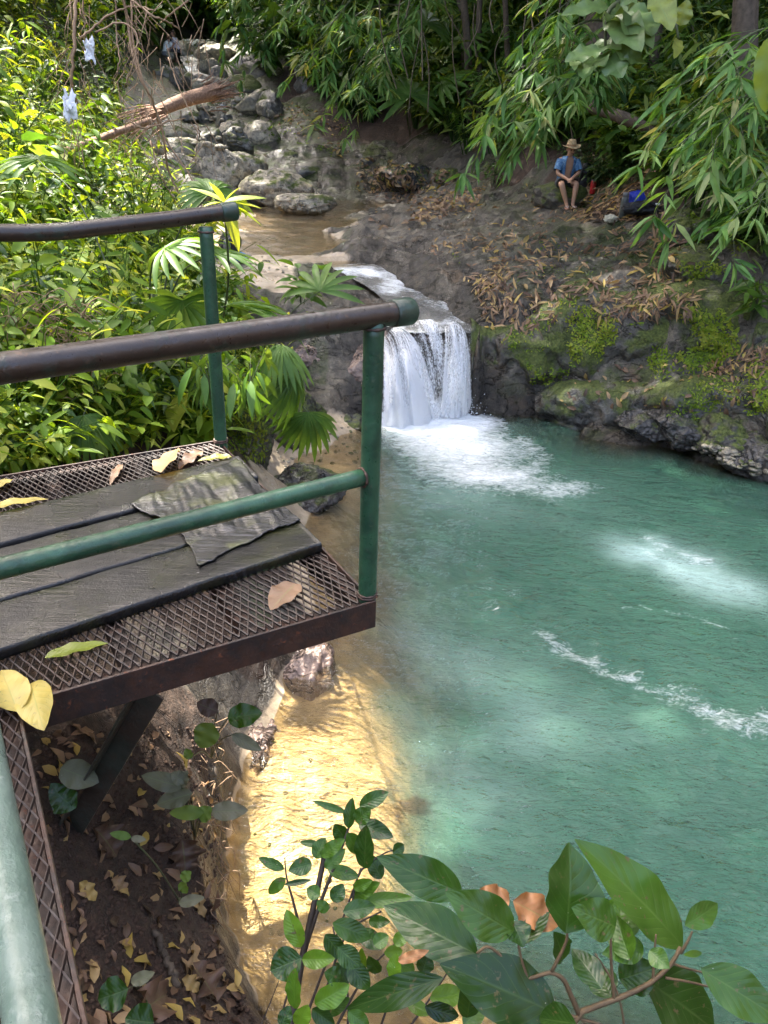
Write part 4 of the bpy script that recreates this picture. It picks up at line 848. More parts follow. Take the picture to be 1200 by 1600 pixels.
# --- single shrubs that stand out on the near slope
def make_plant(name, label, cat, p, seed, m=G_lit, group=None, scale=1.0, rz=0, ms=None, **sp):
    S, Lf = shrub(seed, **sp); t_ = thing(name, label, cat, p, rz, group); t_.scale = (scale,) * 3
    Lf.build('foliage', m, t_); S.build('stem', ms or M_stem, t_); return t_
def fern(name, label, p, seed, n=9, L=.5, m=G_lit, group=None):
    rs = np.random.default_rng(seed); Fo, S = Foliage(), MB()
    for k in range(n):
        a = k * 2.4 + rs.uniform(-.3, .3); o = np.array([math.cos(a), math.sin(a), 0]); l = L * rs.uniform(.7, 1.1)
        P = bez([np.zeros(3), o * l * .45 + EZ * l * .5, o * l * .95 + EZ * l * .35], 14); S.add(*tube(P, (.004, .0015), 4, False))
        T = nrm(np.gradient(P, axis=0)); sd = np.cross(T, EZ); w_ = np.sin(np.linspace(.25, 3.0, 14)) * l * .26
        for q in (-1, 1): Fo.stamp(LT_LA3, P[1:], sd[1:] * q + T[1:] * .5, np.tile(EZ, (13, 1)) + rs.normal(0, .1, (13, 3)), w_[1:], np.clip(rs.normal(.6, .1, 13), 0, 1))
    t_ = thing(name, label, 'fern', p, 0, group); Fo.build('fronds', m, t_); S.build('stem', M_stem, t_); return t_
def fan_arr(seed, nseg=16, spread=4.6, droop=.35, wseg=.16):
    rs = np.random.default_rng(seed); Fo = Foliage(); a = np.linspace(-spread / 2, spread / 2, nseg); d = np.stack([np.sin(a), np.cos(a), 0 * a], 1)
    T = leaf_t(wseg, 6, .8, .55, droop, peak=.55, base=.25); L = rs.uniform(.85, 1.05, nseg) * (1 - .12 * np.abs(a) / spread)
    Fo.stamp(T, np.zeros((nseg, 3)), d, np.tile(EZ, (nseg, 1)), L, np.clip(rs.normal(.5, .15, nseg), 0, 1)); return Fo
def fan_palm(name, label, base, leaves, seed, m=G_fan, group=None):
    """leaves: (picture u, v, distance, radius, heading, tilt, droop)"""
    t_ = thing(name, label, 'palm', base, 0, group); b = np.array(base)
    for k, (u, v, y, rad_, hd, tl_, dr, *sp9) in enumerate(leaves):
        c = Y(u, v, y) - b; A = fan_arr(seed + k, 9 if sp9 else 15 + k % 3, sp9[0] if sp9 else 4.4 if dr < .8 else 3.0, dr).arrays()
        M = rotz(hd) @ np.array(Matrix.Rotation(tl_, 3, 'X')) * rad_
        lf = Foliage(); lf.put(A, M, c); o = lf.build('palm_leaf', m, t_)
        Pt = bez([np.zeros(3), c * .5 + EZ * .22 * np.linalg.norm(c), c], 12); mesh('leaf_stalk', *tube(Pt, (.009, .005), 6), M_stem, o)
    return t_
LB = 'leafy shrubs on the near slope'
gp = lambda u, v: hit(u, v)[0]
near = [(60, 470, 'shrub with broad pale leaves under the far handrail at the edge of view', dict(nst=9, h=.7, spread=.5, ll=.2, per=9)),
        (150, 560, 'shrub with oval leaves between the two handrails, over dead twigs', dict(nst=9, h=.6, spread=.5, ll=.15, per=10)),
        (250, 560, 'bushy oval-leaved shrub seen between the two handrails beside the far post', dict(nst=10, h=.7, spread=.5, ll=.16, per=10)),
        (40, 660, 'low broad-leaved plant just past the mesh platform at the edge of view', dict(nst=9, h=.5, spread=.45, ll=.16, per=10)),
        (120, 670, 'low plant with narrow leaflets rising beside the mesh platform', dict(nst=9, h=.55, spread=.5, ll=.2, per=10, T=LT_LA)),
        (215, 660, 'pale green shrub behind the mesh platform, under the near handrail', dict(nst=9, h=.6, spread=.45, ll=.15, per=10)),
        (290, 640, 'glossy oval-leaved shrub against the foot of the far post', dict(nst=9, h=.55, spread=.4, ll=.17, per=9)),
        (300, 420, 'yellow-green shrub just below the cap of the far handrail', dict(nst=9, h=.6, spread=.5, ll=.17, per=9))]
for k, (u, v, lab, sp) in enumerate(near):
    p = gp(u, v); make_plant('shrub', lab, 'shrub', p, 2000 + k, G_lit, LB, 1.0 if p[1] < 8 else 1.3, **sp)
for k, (u, v, lab, T, ll, h) in enumerate([
    (120, 250, 'tall herb with long lance leaves in front of the broken log', LT_LA, .38, 1.0), (150, 262, 'bright lance-leaved herb leaning out beside the dry vines', LT_LA, .40, 1.1), (60, 300, 'shrub of big pointed leaves at the edge of view above the far handrail', LT_OV, .34, 1.0),
    (40, 150, 'tall yellow-green shrub at the edge of view high on the slope', LT_OV, .32, 1.3), (110, 70, 'sunlit shrub high on the slope behind the white plastic scrap', LT_LA, .36, 1.5), (165, 110, 'sunlit shrub below the dangling dry twigs', LT_LA, .34, 1.2), (20, 40, 'topmost pale shrub on the sunlit slope', LT_OV, .34, 1.4)]):
    make_plant('tall_herb', lab, 'shrub', gp(u, v), 2050 + k, G_lit, LB, nst=8, h=h, spread=.6, ll=ll, per=9, T=T)
for k, (u, v, lab) in enumerate([(70, 400, 'feathery fern between the far handrail and the dead twigs'), (25, 410, 'feathery fern at the very edge of view under the far handrail'), (110, 300, 'small bright fern above the far handrail near the edge of view'), (225, 700, 'small fern poking up behind the mesh platform')]):
    fern('fern', lab, gp(u, v) + EZ * .05, 2100 + k, 10, .55 if k < 3 else .3)
for k, (u, v, y, n, lab) in enumerate([(95, 262, 8.5, 5, 'plant with a single very wide round leaf below the ragged plastic bag'), (30, 345, 6.5, 6, 'wide-leaved herb at the edge of view right above the far handrail'), (215, 215, 11, 6, 'wide-leaved herb in front of the lower end of the broken log'), (70, 600, 5.2, 5, 'wide-leaved herb beneath the near handrail at the edge of view'), (290, 690, 4.8, 4, 'wide-leaved seedling against the mesh behind the far post'), (250, 440, 6.6, 6, 'wide-leaved herb between the fan palm and the far handrail')]):
    p = gp(u, v); make_plant('wide_leaf_herb', lab, 'plant', p, 2900 + k, G_lit if k % 2 == 0 else G_fan, None, 1, nst=n, h=.85, spread=.4, ll=.36, per=3, T=LT_BG, droop=.9)
pb = gp(235, 610)
fan_palm('fan_palm', 'fan palm with pleated bright leaves behind the far railing post', pb, [(258, 388, 5.3, .36, -1.2, .5, .45), (285, 470, 6.0, .38, .3, -1.2, .6), (352, 478, 7.0, .62, -1.5, .1, .25, 1.1), (335, 395, 6.0, .36, -.4, .1, .3), (130, 650, 4.6, .3, -2.4, -.5, .8), (330, 300, 6.2, .3, .4, .6, .4), (60, 250, 7.5, .45, .6, .3, .4)], 2200)
pb2 = gp(395, 650)
fan_palm('fan_palm', 'thin fan palm with tattered leaves hanging over the rocks by the fall', pb2, [(500, 455, 6.9, .40, -.2, .8, .35, 3.2), (440, 540, 5.9, .3, 2.6, -.2, 1.0), (455, 585, 5.9, .36, -2.2, -.9, 1.0), (482, 645, 5.9, .34, -2.9, -1.0, 1.3)], 2230)
# young lance-leaved shoot above the capped rail end
sp = Y(352, 345, 4.6); Fo = Foliage(); rs = np.random.default_rng(5)
tips = [(300, 289), (330, 283), (372, 290), (412, 303), (405, 318), (395, 333), (410, 345), (318, 318), (375, 388)]
for (u, v) in tips:
    tp_ = Y(u, v, 4.5 + rs.uniform(-.15, .15)); b0 = Y(350, 316, 4.55); Fo.stamp(leaf_t(.27, 7, 1, .3, .12), [b0], [tp_ - b0], [EZ + rs.normal(0, .25, 3)], [np.linalg.norm(tp_ - b0) * 1.05], [rs.uniform(.75, 1)])
t_ = thing('young_shoot', 'young yellow-green shoot of lance leaves just behind the capped rail end', 'plant', sp)
Fo2 = Foliage(); Fo2.put(Fo.arrays(), np.eye(3), -sp); Fo2.build('foliage', G_lit, t_)
g0 = gp(345, 520); P = bez([g0 - sp, (g0 - sp) * .4 + np.array([.05, 0, .05]), Y(350, 316, 4.55) - sp], 12); mesh('stem', *tube(P, (.012, .006), 6), M_stem, t_)
# yellow-green and wilted vines hanging by the far post
for k, (u, v, lab) in enumerate([(470, 425, 'broad-leaved seedling with two wide leaves on the bleached rock'), (330, 590, 'wilted vine with drooping leaves hanging beside the far railing post'), (390, 600, 'drooping vine leaves over the green mossy rock')]):
    p = Y(u, v, 7.5 if k == 0 else 5.3); make_plant('wilting_vine' if k else 'seedling', lab, 'vine' if k else 'plant', p - EZ * (.3 if k == 0 else .15), 2300 + k, G_fan, None, 1, nst=5, h=.4, spread=.3, ll=.22, per=7, T=LT_OV if k == 0 else LT_LA, droop=3.0 if k else .2)

# --- bamboo branches arching over the far bank
def bamboo(seed, base, tip, ll, nodes=8, per=7, sag=.12):
    rs = np.random.default_rng(seed); b, t1 = np.array(base, float), np.array(tip, float); L = np.linalg.norm(t1 - b); mid = (b + t1) / 2 + EZ * L * sag
    P = bez([b, mid, t1], 20); Fo, S = Foliage(), MB(); S.add(*tube(P - b, (.018 * L / 3 + .004, .004), 6, False)); T = nrm(np.gradient(P, axis=0))
    for tt in np.linspace(.2, 1, nodes):
        i = min(19, int(tt * 19)); p = P[i]
        for sgn in (-1, 1) if tt < .97 else (0,):
            tw = nrm(T[i] * .7 + np.cross(T[i], EZ) * .8 * sgn + np.array([0, 0, -.25]) + rs.normal(0, .22, 3)); l2 = L * .16 * rs.uniform(.5, 1.3) + .08
            e = p + tw * l2; S.add(*tube(bez([p - b, p - b + tw * l2 * .6 + EZ * .02, e - b - EZ * .04], 6), (.004, .002), 4, False))
            for cpt, kk in ((e - EZ * .04, per), (p + tw * l2 * .5, per // 2)):
                a = rs.uniform(-1.5, 1.5, kk); lat = nrm(np.cross(tw, EZ)); d = np.cos(a)[:, None] * tw + np.sin(a)[:, None] * lat + np.array([0, 0, -.26]) + rs.normal(0, .2, (kk, 3))
                Fo.stamp(LT_BB, np.tile(cpt, (kk, 1)) - b + rs.normal(0, .015, (kk, 3)), d, np.tile(EZ, (kk, 1)) + rs.normal(0, .4, (kk, 3)), ll * rs.uniform(.6, 1.15, kk), np.clip(rs.normal(.45, .2) + rs.normal(0, .15, kk), 0, 1))
    return S, Fo
BB = 'bamboo branches arching over the bank'
bl = [((985, 40), 13.5, (812, 118), 11.8, .5, 'pale bamboo spray reaching furthest towards the fan palm, upper of a bunch'), ((985, 95), 13.2, (770, 180), 11.6, .5, 'bamboo branch whose tip hangs lowest over the leaf-strewn apron'), ((960, 110), 13, (765, 225), 11.5, .48, 'bamboo branch drooping over the far end of the apron'), ((950, 130), 12.8, (815, 215), 11.6, .46, 'bamboo branch with pale feathery tip close to the straw hat'),
      ((960, 70), 13, (870, 150), 11.4, .45, 'bamboo branch in the middle of the bunch beneath the big pale leaves'), ((1000, 0), 13.2, (850, 30), 11.8, .45, 'topmost bamboo branch of the bunch near the big pale leaves'), ((960, 90), 12.6, (905, 140), 11.6, .42, 'short yellowish bamboo spray hanging above the straw hat'),
      ((1250, 110), 10.2, (1065, 185), 8.6, .42, 'bamboo branch with oval leaf pairs beside the thick fallen branch'), ((1260, 165), 10, (1055, 230), 8.5, .45, 'silvery bamboo branch pointing at the blue bag'), ((1250, 215), 9.8, (1060, 275), 8.6, .45, 'bamboo branch with pale leaf fans just above the blue bag'), ((1240, 240), 9.6, (1070, 320), 8.4, .42, 'bamboo branch hanging over the green cushion-mossed rock'),
      ((1260, 230), 9.4, (1140, 345), 8.0, .42, 'bamboo branch ending in a single feathery fan over the leafy slope'), ((1260, 60), 10, (1090, 120), 8.8, .42, 'dim bamboo branch under the forest canopy at the edge of view'), ((1270, 280), 9, (1165, 330), 7.9, .4, 'lowest bamboo branch at the edge of view over the leafy slope'), ((1230, 140), 9.6, (1120, 215), 8.3, .42, 'bamboo branch with dry brown leaves among green ones'),
      ((660, -40), 26, (490, 70), 22.5, .62, 'far bamboo branch leaning over the stream above the mossy bank'), ((660, 10), 26, (470, 110), 22.5, .62, 'far bamboo branch whose tip nears the square mossy boulder'), ((650, 40), 25.5, (520, 165), 22.4, .6, 'far bamboo branch dipping lowest over the mossy bank'), ((660, 50), 25.5, (575, 130), 22.6, .58, 'far bamboo branch with pale fans beside the fan palm'), ((570, -60), 27, (455, 20), 23.5, .6, 'topmost far bamboo branch over the stream'), ((700, -30), 25.5, (610, 70), 23, .58, 'far bamboo branch in front of the slim trunks'), ((640, 70), 25, (548, 178), 22.4, .5, 'far bamboo spray brushing the mossy bank'), ((420, -60), 36, (350, 60), 33, .8, 'far bamboo spray over the boulders near the three bathers'), ((460, -20), 36, (385, 95), 33, .8, 'far hanging bamboo spray with yellow leaves by the square mossy boulder')]
for k, (b, yb, tp_, yt, ll, lab) in enumerate(bl):
    B, T1 = Y(*b, yb), Y(*tp_, yt); S, Fo = bamboo(2500 + k, B, T1, ll * .78, 8 if k < 7 else 6 if k < 15 else 8, 8); t_ = thing('bamboo_branch', lab, 'bamboo', B, 0, BB); Fo.build('foliage', G_bam, t_); S.build('stem', M_stem, t_)

# --- fan palms in the shade of the far slope
for k, (u, v, y, lab, lv) in enumerate([(640, 215, 24, 'shade-grown fan palm standing over the dark stepped rock', [(640, 150, 23.2, 1.15, .4, .75, .3), (690, 130, 24, 1.0, -1.2, .7, .4), (620, 100, 24.5, 1.0, .8, .8, .4)]), (700, 120, 26, 'higher fan palm half hidden behind slim trunks', [(665, 38, 24.5, 1.05, .5, .8, .3), (720, 60, 25, .9, -.9, .7, .4)])]):
    p = hit(u, v)[0]; fan_palm('fan_palm', lab, p, lv, 2600 + 10 * k, G_fan)
# --- trees: trunk, limbs and crown
def tree(name, label, foot, top, r, crown, seed, m=G_dark, group=None, ll=.4, ncl=26, cr=2.6):
    rs = np.random.default_rng(seed); b, t1 = np.array(foot, float), np.array(top, float); t_ = thing(name, label, 'tree', b, 0, group)
    mid = [b + (t1 - b) * f + rs.normal(0, r * 1.6, 3) * np.array([1, 1, 0]) for f in (.33, .66)]; P = bez([b - EZ * .3, *mid, t1], 24) - b
    S = MB(); S.add(*tube(P, (r * 1.25, r * .6), 9)); Fo = Foliage(); c = t1 - b
    for k in range(ncl):
        d = nrm(rs.normal(size=3)); d[2] = abs(d[2]) * .9 - .15; e = c + d * cr * rs.uniform(.45, 1.0)
        if k < 9: S.add(*tube(bez([P[-1 - (k % 5)], (c + e) / 2 + EZ * .2, e], 7), (r * .35, .02), 5))
        n = crown; pos = e + rs.normal(0, cr * .2, (n, 3)); dd = nrm(pos - e) + rs.normal(0, .4, (n, 3)) + np.array([0, 0, -.35])
        Fo.stamp(LT_OV3, pos, dd, np.tile(EZ, (n, 1)) + rs.normal(0, .4, (n, 3)), ll * rs.uniform(.6, 1.3, n), np.clip(rs.normal(.45, .2, n), 0, 1))
    S.build('trunk', M_bark, t_); Fo.build('crown', m, t_); return t_
for k, (u0, v0, u1, v1, y, r, lab) in enumerate([(722, 165, 698, -90, 22.5, .13, 'slim pale trunk at the near side of the group of slim trunks'), (738, 195, 716, -80, 21.5, .10, 'slim crooked trunk rising from the edge of the leaf litter'), (750, 185, 742, -100, 23, .08, 'thin straight dark trunk of the group of slim trunks'), (800, 170, 796, -100, 21, .07, 'thin trunk standing apart from the slim trunks, above the bamboo'), (960, 215, 938, -100, 15.5, .26, 'stout brown trunk behind the big pale leaves'), (1010, 190, 1060, -90, 15, .09, 'leaning sapling trunk behind the thick fallen branch'), (1180, 260, 1200, -120, 13, .16, 'mossy tree trunk at the edge of view on the shaded slope'), (520, 60, 505, -100, 31, .2, 'far trunk rising behind the bamboo above the stream')]):
    p, nn = hit(u0, v0); p = p if p is not None else Y(u0, v0, y); pt = Y(u1, v1, p[1]); pt = pt + nrm(pt - p) * 3
    tree('forest_tree', lab, p, pt, r, 60, 2700 + k, ll=.5, ncl=22, cr=2.8)
for k, (x, y, hh) in enumerate([(9, 24, 15), (13, 18, 15), (5, 31, 17), (0, 38, 17), (14, 29, 18), (-2, 52, 16), (13, 11, 13), (9, 37, 20), (3, 46, 22), (-21, 50, 14), (18, 22, 22), (-2, 55, 22)]):  # trees added, crowns above view, to cover sky and darken pool reflections
    p = np.array([x, y, GZ(x, y)]); tree('forest_tree', ['tall tree on the slope above the bamboo bunch, crown above view', 'tall tree on the slope beyond the stout brown trunk', 'tall tree on the slope behind the fan palms', 'tall tree at the top of the mossy bank', 'tall tree high behind the stout brown trunk', 'tall tree at the head of the stream', 'tall tree on the slope above the blue bag', 'tall tree high behind the slim trunks', 'tall tree high above the mossy bank', 'tall tree above the far bathers', 'tall tree on the ridge above the man', 'tall tree on the ridge at the head of the valley'][k], p, p + np.array([0, 0, hh - 6.]), .22, 55, 2750 + k, ll=.75, ncl=44, cr=4.6)
# fallen branches and lianas
def limb(name, label, cat, pts, r, m, seed, k=9, group=None):
    P = bez(pts, 26); rs = np.random.default_rng(seed); P = P + rs.normal(0, .004, P.shape); V, F = tube(P, r, k); V = V + nrm(V - P.mean(0)) * (np.atleast_1d(r)[0] * .25 * fbm(V * 6, 3, seed))[:, None]
    return tag(mesh(name, V, F, m), label, cat, group)
limb('fallen_branch', 'thick fallen branch slanting across the shaded slope above the man', 'branch', [Y(925, 165, 14.8), Y(975, 185, 14.2), Y(1030, 205, 13.6)], (.11, .07), M_bark, 1)
limb('fallen_branch', 'thin grey stick lying in front of the leafy slope at the edge of view', 'branch', [Y(1120, 262, 11), Y(1180, 268, 10.6), Y(1240, 262, 10.2)], (.05, .03), M_bark, 2)
t = NT('fibrous_log'); mpp = t.noise(5, 5, .7); M_log = t.done(t.bsdf(t.ramp(t.noise(26, 5, .7), [(.3, (.10, .05, .03)), (.55, (.26, .15, .09)), (.75, (.42, .29, .19))]), .85, t.bump(t.noise(40, 4, .7), 1, .03)))
lg0, lg1 = Y(228, 182, 15.0), Y(338, 143, 16.5)
lg = thing('broken_log', 'broken reddish log with frayed end lying over the stream boulders', 'log', lg0)
V, F = tube(bez([np.zeros(3), (lg1 - lg0) * .5 + EZ * .04, lg1 - lg0], 30), (.09, .14), 14); V += (nrm(V) * .03 * fbm(V * np.array([3, 9, 9]), 4, 3)[:, None]); mesh('trunk', V, F, M_log, lg)
S = MB(); rs = np.random.default_rng(8); ax = nrm(lg1 - lg0)
for k in range(60):
    o = rs.normal(0, .09, 3); S.add(*tube(bez([lg1 - lg0 + o - ax * .2, lg1 - lg0 + o * 1.2 + ax * .1, lg1 - lg0 + o * 1.6 + ax * rs.uniform(.12, .35)], 5), (.014, .004), 4))
for k in range(50):
    o = rs.normal(0, .1, 3); S.add(*tube(bez([o + ax * .2, o * 1.4 - ax * .2, o * 2.2 - ax * rs.uniform(.3, .8) - EZ * .1], 5), (.012, .003), 4))
S.build('splinters', M_log, lg)['kind'] = 'stuff'
limb('dead_branch', 'grey-brown dead branch running down the leafy slope below the broken log', 'branch', [Y(70, 250, 11.5), Y(140, 222, 12.2), Y(235, 188, 13.5)], (.06, .05), M_log, 5)
# dry vines hanging in front of the stream
vn = [([(190, -20), (200, 40), (215, 110), (250, 190), (262, 260), (278, 300)], 9.5, .018, 'thick pale vine falling past the broken log to the squat tan boulder'), ([(205, -20), (208, 60), (225, 130), (240, 160), (255, 210), (300, 280), (318, 330)], 9.3, .012, 'thin red-brown vine reaching down to the leaning boulder'), ([(118, -20), (116, 60), (112, 130), (120, 160)], 9, .02, 'upright dead stem below the white plastic scrap'), ([(205, 0), (240, 25), (262, 34), (280, 45)], 9, .012, 'twig pointing from the vines towards the far bathers'), ([(295, 0), (262, 26), (250, 36)], 9.2, .01, 'pale twig crossing the tip of another in front of the far bathers'), ([(125, 60), (165, 28), (205, 10), (240, 16)], 9, .012, 'arched twig linking the dead stem and the vines'), ([(150, 50), (190, 35), (215, 60), (205, 110), (195, 135)], 8.8, .01, 'looping dry twig among the hanging vines'), ([(180, -20), (182, 50), (186, 100), (178, 130)], 9.1, .008, 'straight thin vine between dead stem and thick pale vine'), ([(262, 90), (285, 150), (310, 200), (312, 215)], 9.4, .008, 'red-tinged twig hanging in front of the broken log end'), ([(235, 220), (250, 270), (265, 300), (280, 322)], 9, .008, 'dry trailing vine in front of the squat tan boulder'), ([(205, 190), (225, 200), (262, 190), (290, 185)], 8.9, .01, 'pale snapped twig lying across the broken log')]
for k, (pts, y, r, lab) in enumerate(vn): limb('dry_vine', lab, 'vine', [Y(u, v, y + .15 * math.sin(i * 1.7 + k)) for i, (u, v) in enumerate(pts)], (r, r * .6), M_twig, 30 + k, 5, 'dry vines over the stream')
S = MB(); rs = np.random.default_rng(12)
for k in range(150):
    u = rs.choice([rs.uniform(180, 330), rs.uniform(95, 140), rs.uniform(190, 260)]); v = rs.uniform(-20, 240); l = rs.uniform(20, 90); y = rs.uniform(8.6, 9.6); a = rs.normal(.15, .45)
    S.add(*tube(bez([Y(u, v, y), Y(u + l * .5 * math.sin(a) + rs.normal(0, 5), v + l * .5, y + rs.normal(0, .1)), Y(u + l * math.sin(a), v + l * .9, y)], 7), (.005, .002), 4, False))
for k in range(160):
    u, v = rs.uniform(0, 160), rs.uniform(470, 640); l = rs.uniform(20, 90); a = rs.uniform(-1.6, 1.6); y = rs.uniform(4.7, 5.4)
    S.add(*tube(bez([Y(u, v, y), Y(u + l * .5 * math.sin(a) + rs.normal(0, 8), v - l * .4, y - .05), Y(u + l * math.sin(a), v - l * .5 * math.cos(a) + rs.normal(0, 8), y)], 7), (.004, .002), 4, False))
tag(S.build('dry_twigs', M_twig), 'tangle of thin dry twigs hanging on the leafy slope', None, None, 'stuff')
S = MB()
for k in range(40):
    u = rs.uniform(500, 1200); y = rs.uniform(14, 24); v0 = rs.uniform(-60, 60); l = rs.uniform(60, 220)
    S.add(*tube(bez([Y(u, v0, y), Y(u + rs.normal(0, 8), v0 + l * .5, y), Y(u + rs.normal(0, 14), v0 + l, y)], 8), .012, 4, False))
tag(S.build('lianas', plain_mat('liana', (.10, .08, .05), .8), None), 'thin lianas hanging down the shaded forest slope', None, None, 'stuff')

# --- big pale leaves high over the far bank
def single_leaf(base, tip, wd, up=(0, 0, 1), curl=.15, fold=.2, wave=.25, n=14, rnd=.5, tipx=.9, peak=.42, T=None):
    b, t1 = np.array(base, float), np.array(tip, float); L = np.linalg.norm(t1 - b); Fo = Foliage()
    Fo.stamp(leaf_t(wd / L, n, tipx, fold, curl, wave, cols=7, peak=peak), [b], [t1 - b + np.array(up) * curl * L * .6], [up], [L * 1.02], [rnd]); return Fo
def leaf_group(name, label, cat, specs, stems, m, parent_loc, leafname='leaf', ms=None):
    t_ = thing(name, label, cat, parent_loc); pl = np.array(parent_loc)
    for sp_ in specs:
        mm = sp_.pop('m', m); Fo = single_leaf(**sp_); F2 = Foliage(); F2.put(Fo.arrays(), np.eye(3), -pl); o = F2.build(leafname, mm, t_)
    for P, r in stems: mesh('stem', *tube(bez(np.array(P) - pl, 14), r, 7), ms or M_stem, t_)
    return t_
G_pale = leaf_mat('pale_big_leaf', [(.07, .14, .04), (.11, .19, .06), (.16, .24, .08), (.26, .30, .05)], .3, .4, .5, .5)
z_ = 10.6
bigs = [((945, 18), (1022, 66), 50, .6), ((950, 10), (882, 18), 20, .5), ((955, 20), (1000, 72), 40, .55), ((975, 12), (1020, 50), 60, .45), ((938, 78), (885, 92), 24, .6), ((925, 72), (968, 70), 26, .4), ((940, 85), (912, 112), 40, .3), ((950, 90), (972, 118), 34, .35), ((962, 78), (1005, 95), 22, .6), ((1010, 85), (1015, 78), 16, .6), ((1022, -10), (1050, 44), 30, .95), ((1062, 40), (1075, 0), 20, .9), ((1060, 62), (1057, 85), 14, 1.0), ((1095, 22), (1140, 18), 12, .9), ((990, -10), (960, -30), 60, .5), ((900, 95), (898, 100), 14, .5)]
sp_ = []
rs = np.random.default_rng(77)
for a, b, wpx, rn in bigs:
    A_, B_ = Y(*a, z_ + rs.uniform(-.3, .3)), Y(*b, z_ - .25 + rs.uniform(-.3, .1)); sp_.append(dict(base=A_, tip=B_, wd=wpx / FPX * 9.8 * 1.2, up=nrm(np.array([rs.normal(0, .2), -.75, .6])), curl=.15, rnd=rn))
leaf_group('big_leaf_tree', 'branch of very large pale leaves hanging in front of the stout brown trunk', 'tree', sp_, [([Y(1010, -60, 12), Y(975, -5, 11.2), Y(950, 20, 10.7), Y(945, 80, 10.6)], (.04, .015)), ([Y(1010, -60, 12), Y(1050, 20, 10.8), Y(1060, 60, 10.6)], (.03, .012))], G_pale, Y(1010, -60, 12))
sp_ = [dict(base=Y(1206, 55, 5), tip=Y(1196, 172, 5), wd=.16, up=(-.3, -.9, .3), rnd=.95, m=G_fan), dict(base=Y(1214, 120, 5), tip=Y(1230, 200, 5), wd=.15, up=(-.3, -.9, .3), rnd=.9, m=G_fan)]
leaf_group('overhanging_twig', 'single yellow-green leaf cut off by the edge of view above the bamboo', 'branch', sp_, [([Y(1250, -40, 5.1), Y(1215, 20, 5), Y(1206, 58, 5)], (.01, .006))], G_fan, Y(1250, -40, 5.1))
# shaded herbs at the foot of the leafy slope
for k, (u, v, lab) in enumerate([(1185, 400, 'dark glossy herb at the edge of view below the bamboo'), (1175, 500, 'small green seedlings beside the brightest moss'), (940, 290, 'herb behind the red can'), (770, 290, 'seedling growing at the edge of the leaf litter near the hanging bamboo')]):
    make_plant('herb', lab, 'plant', gp(u, v), 2800 + k, G_fan if k < 2 else G_dark, None, .9, nst=7, h=.6, spread=.4, ll=.26, per=8, T=LT_LA)

# --- moss and ferns on the rocks, leaf litter
def carpet(poly, n, size, seed, Fo, T, flop=.6, bias=0.0, jit=.0, cond=None, thr=-9):
    rs = np.random.default_rng(seed); P, Dv, U, S_, R_ = [], [], [], [], []
    for u, v in sample(poly, n, rs):
        p, nn = hit(u, v)
        if p is None or (cond and not cond(p)) or float(fbm(p[None] * 2.3, 4, 19)[0]) + rs.normal(0, .12) < thr: continue
        tg = nrm(np.cross(nn, rs.normal(size=3))); dd = nn * rs.uniform(.2, 1) * flop + tg * .8 + np.array([0, 0, -.35])
        P.append(p + nn * rs.uniform(0, jit)); Dv.append(dd); U.append(nn + rs.normal(0, .3, 3)); S_.append(size * rs.uniform(.5, 1.3)); R_.append(np.clip(rs.normal(.5 + bias, .2) + .25 * float(vnoise(p[None] * 4, 3)[0]), 0, 1))
    if P: Fo.stamp(T, P, Dv, U, S_, R_)
LT_MS = leaf_t(.45, 3, 1, .3, .3)
Fo = Foliage()
for k, (poly, n, s, bi) in enumerate([([(885, 500), (905, 480), (950, 478), (966, 520), (960, 570), (905, 572), (885, 545)], 900, .046, .2), ([(985, 505), (1020, 495), (1048, 520), (1045, 565), (1015, 572), (985, 545)], 700, .048, -.05), ([(1050, 510), (1075, 478), (1125, 480), (1150, 515), (1155, 545), (1120, 575), (1075, 575), (1048, 550)], 1600, .048, .1),
        ([(1035, 345), (1080, 332), (1115, 350), (1112, 390), (1060, 388)], 700, .05, -.15), ([(1050, 395), (1110, 385), (1130, 425), (1080, 440)], 500, .05, 0), ([(1170, 560), (1230, 540), (1230, 640), (1170, 640)], 500, .05, .1), ([(345, 620), (385, 605), (415, 650), (415, 720), (350, 720)], 900, .04, .15), ([(395, 545), (440, 540), (448, 605), (405, 620)], 700, .045, .15), ([(820, 545), (868, 540), (866, 600), (830, 600)], 160, .04, 0), ([(1070, 600), (1160, 590), (1160, 640), (1090, 640)], 250, .035, 0), ([(860, 290), (885, 285), (900, 320), (865, 322)], 160, .05, -.1)]):
    carpet(poly, n, s, 40 + k, Fo, LT_MS, bias=bi, jit=.012, thr=-.25)
carpet([(780, 530), (880, 440), (1010, 450), (1110, 330), (1180, 400), (1230, 640), (1100, 660), (870, 620)], 6500, .042, 70, Fo, LT_MS, jit=.01, thr=.16)
carpet([(560, 260), (700, 250), (720, 300), (640, 320)], 500, .07, 71, Fo, LT_MS, bias=-.2, thr=.1)
carpet([(420, 150), (560, 190), (540, 250), (420, 210)], 700, .10, 72, Fo, LT_MS, bias=-.2, thr=.0)
carpet([(700, 400), (900, 330), (980, 420), (800, 470)], 900, .035, 73, Fo, LT_MS, bias=-.25, thr=.35)
tag(Fo.build('moss', G_moss), 'bright green moss and tiny ferns coating the bank rocks', None, None, 'stuff')
Fo = Foliage(); LT_DL = leaf_t(.2, 3, .9, .5, .3, peak=.4); LT_DW = leaf_t(.42, 4, 1, .5, .45, .4)
AP = [(640, 300), (720, 300), (760, 275), (850, 290), (930, 300), (1000, 330), (1060, 380), (1090, 460), (1000, 480), (900, 470), (860, 510), (760, 530), (735, 470), (720, 440), (680, 400), (620, 370), (560, 345)]
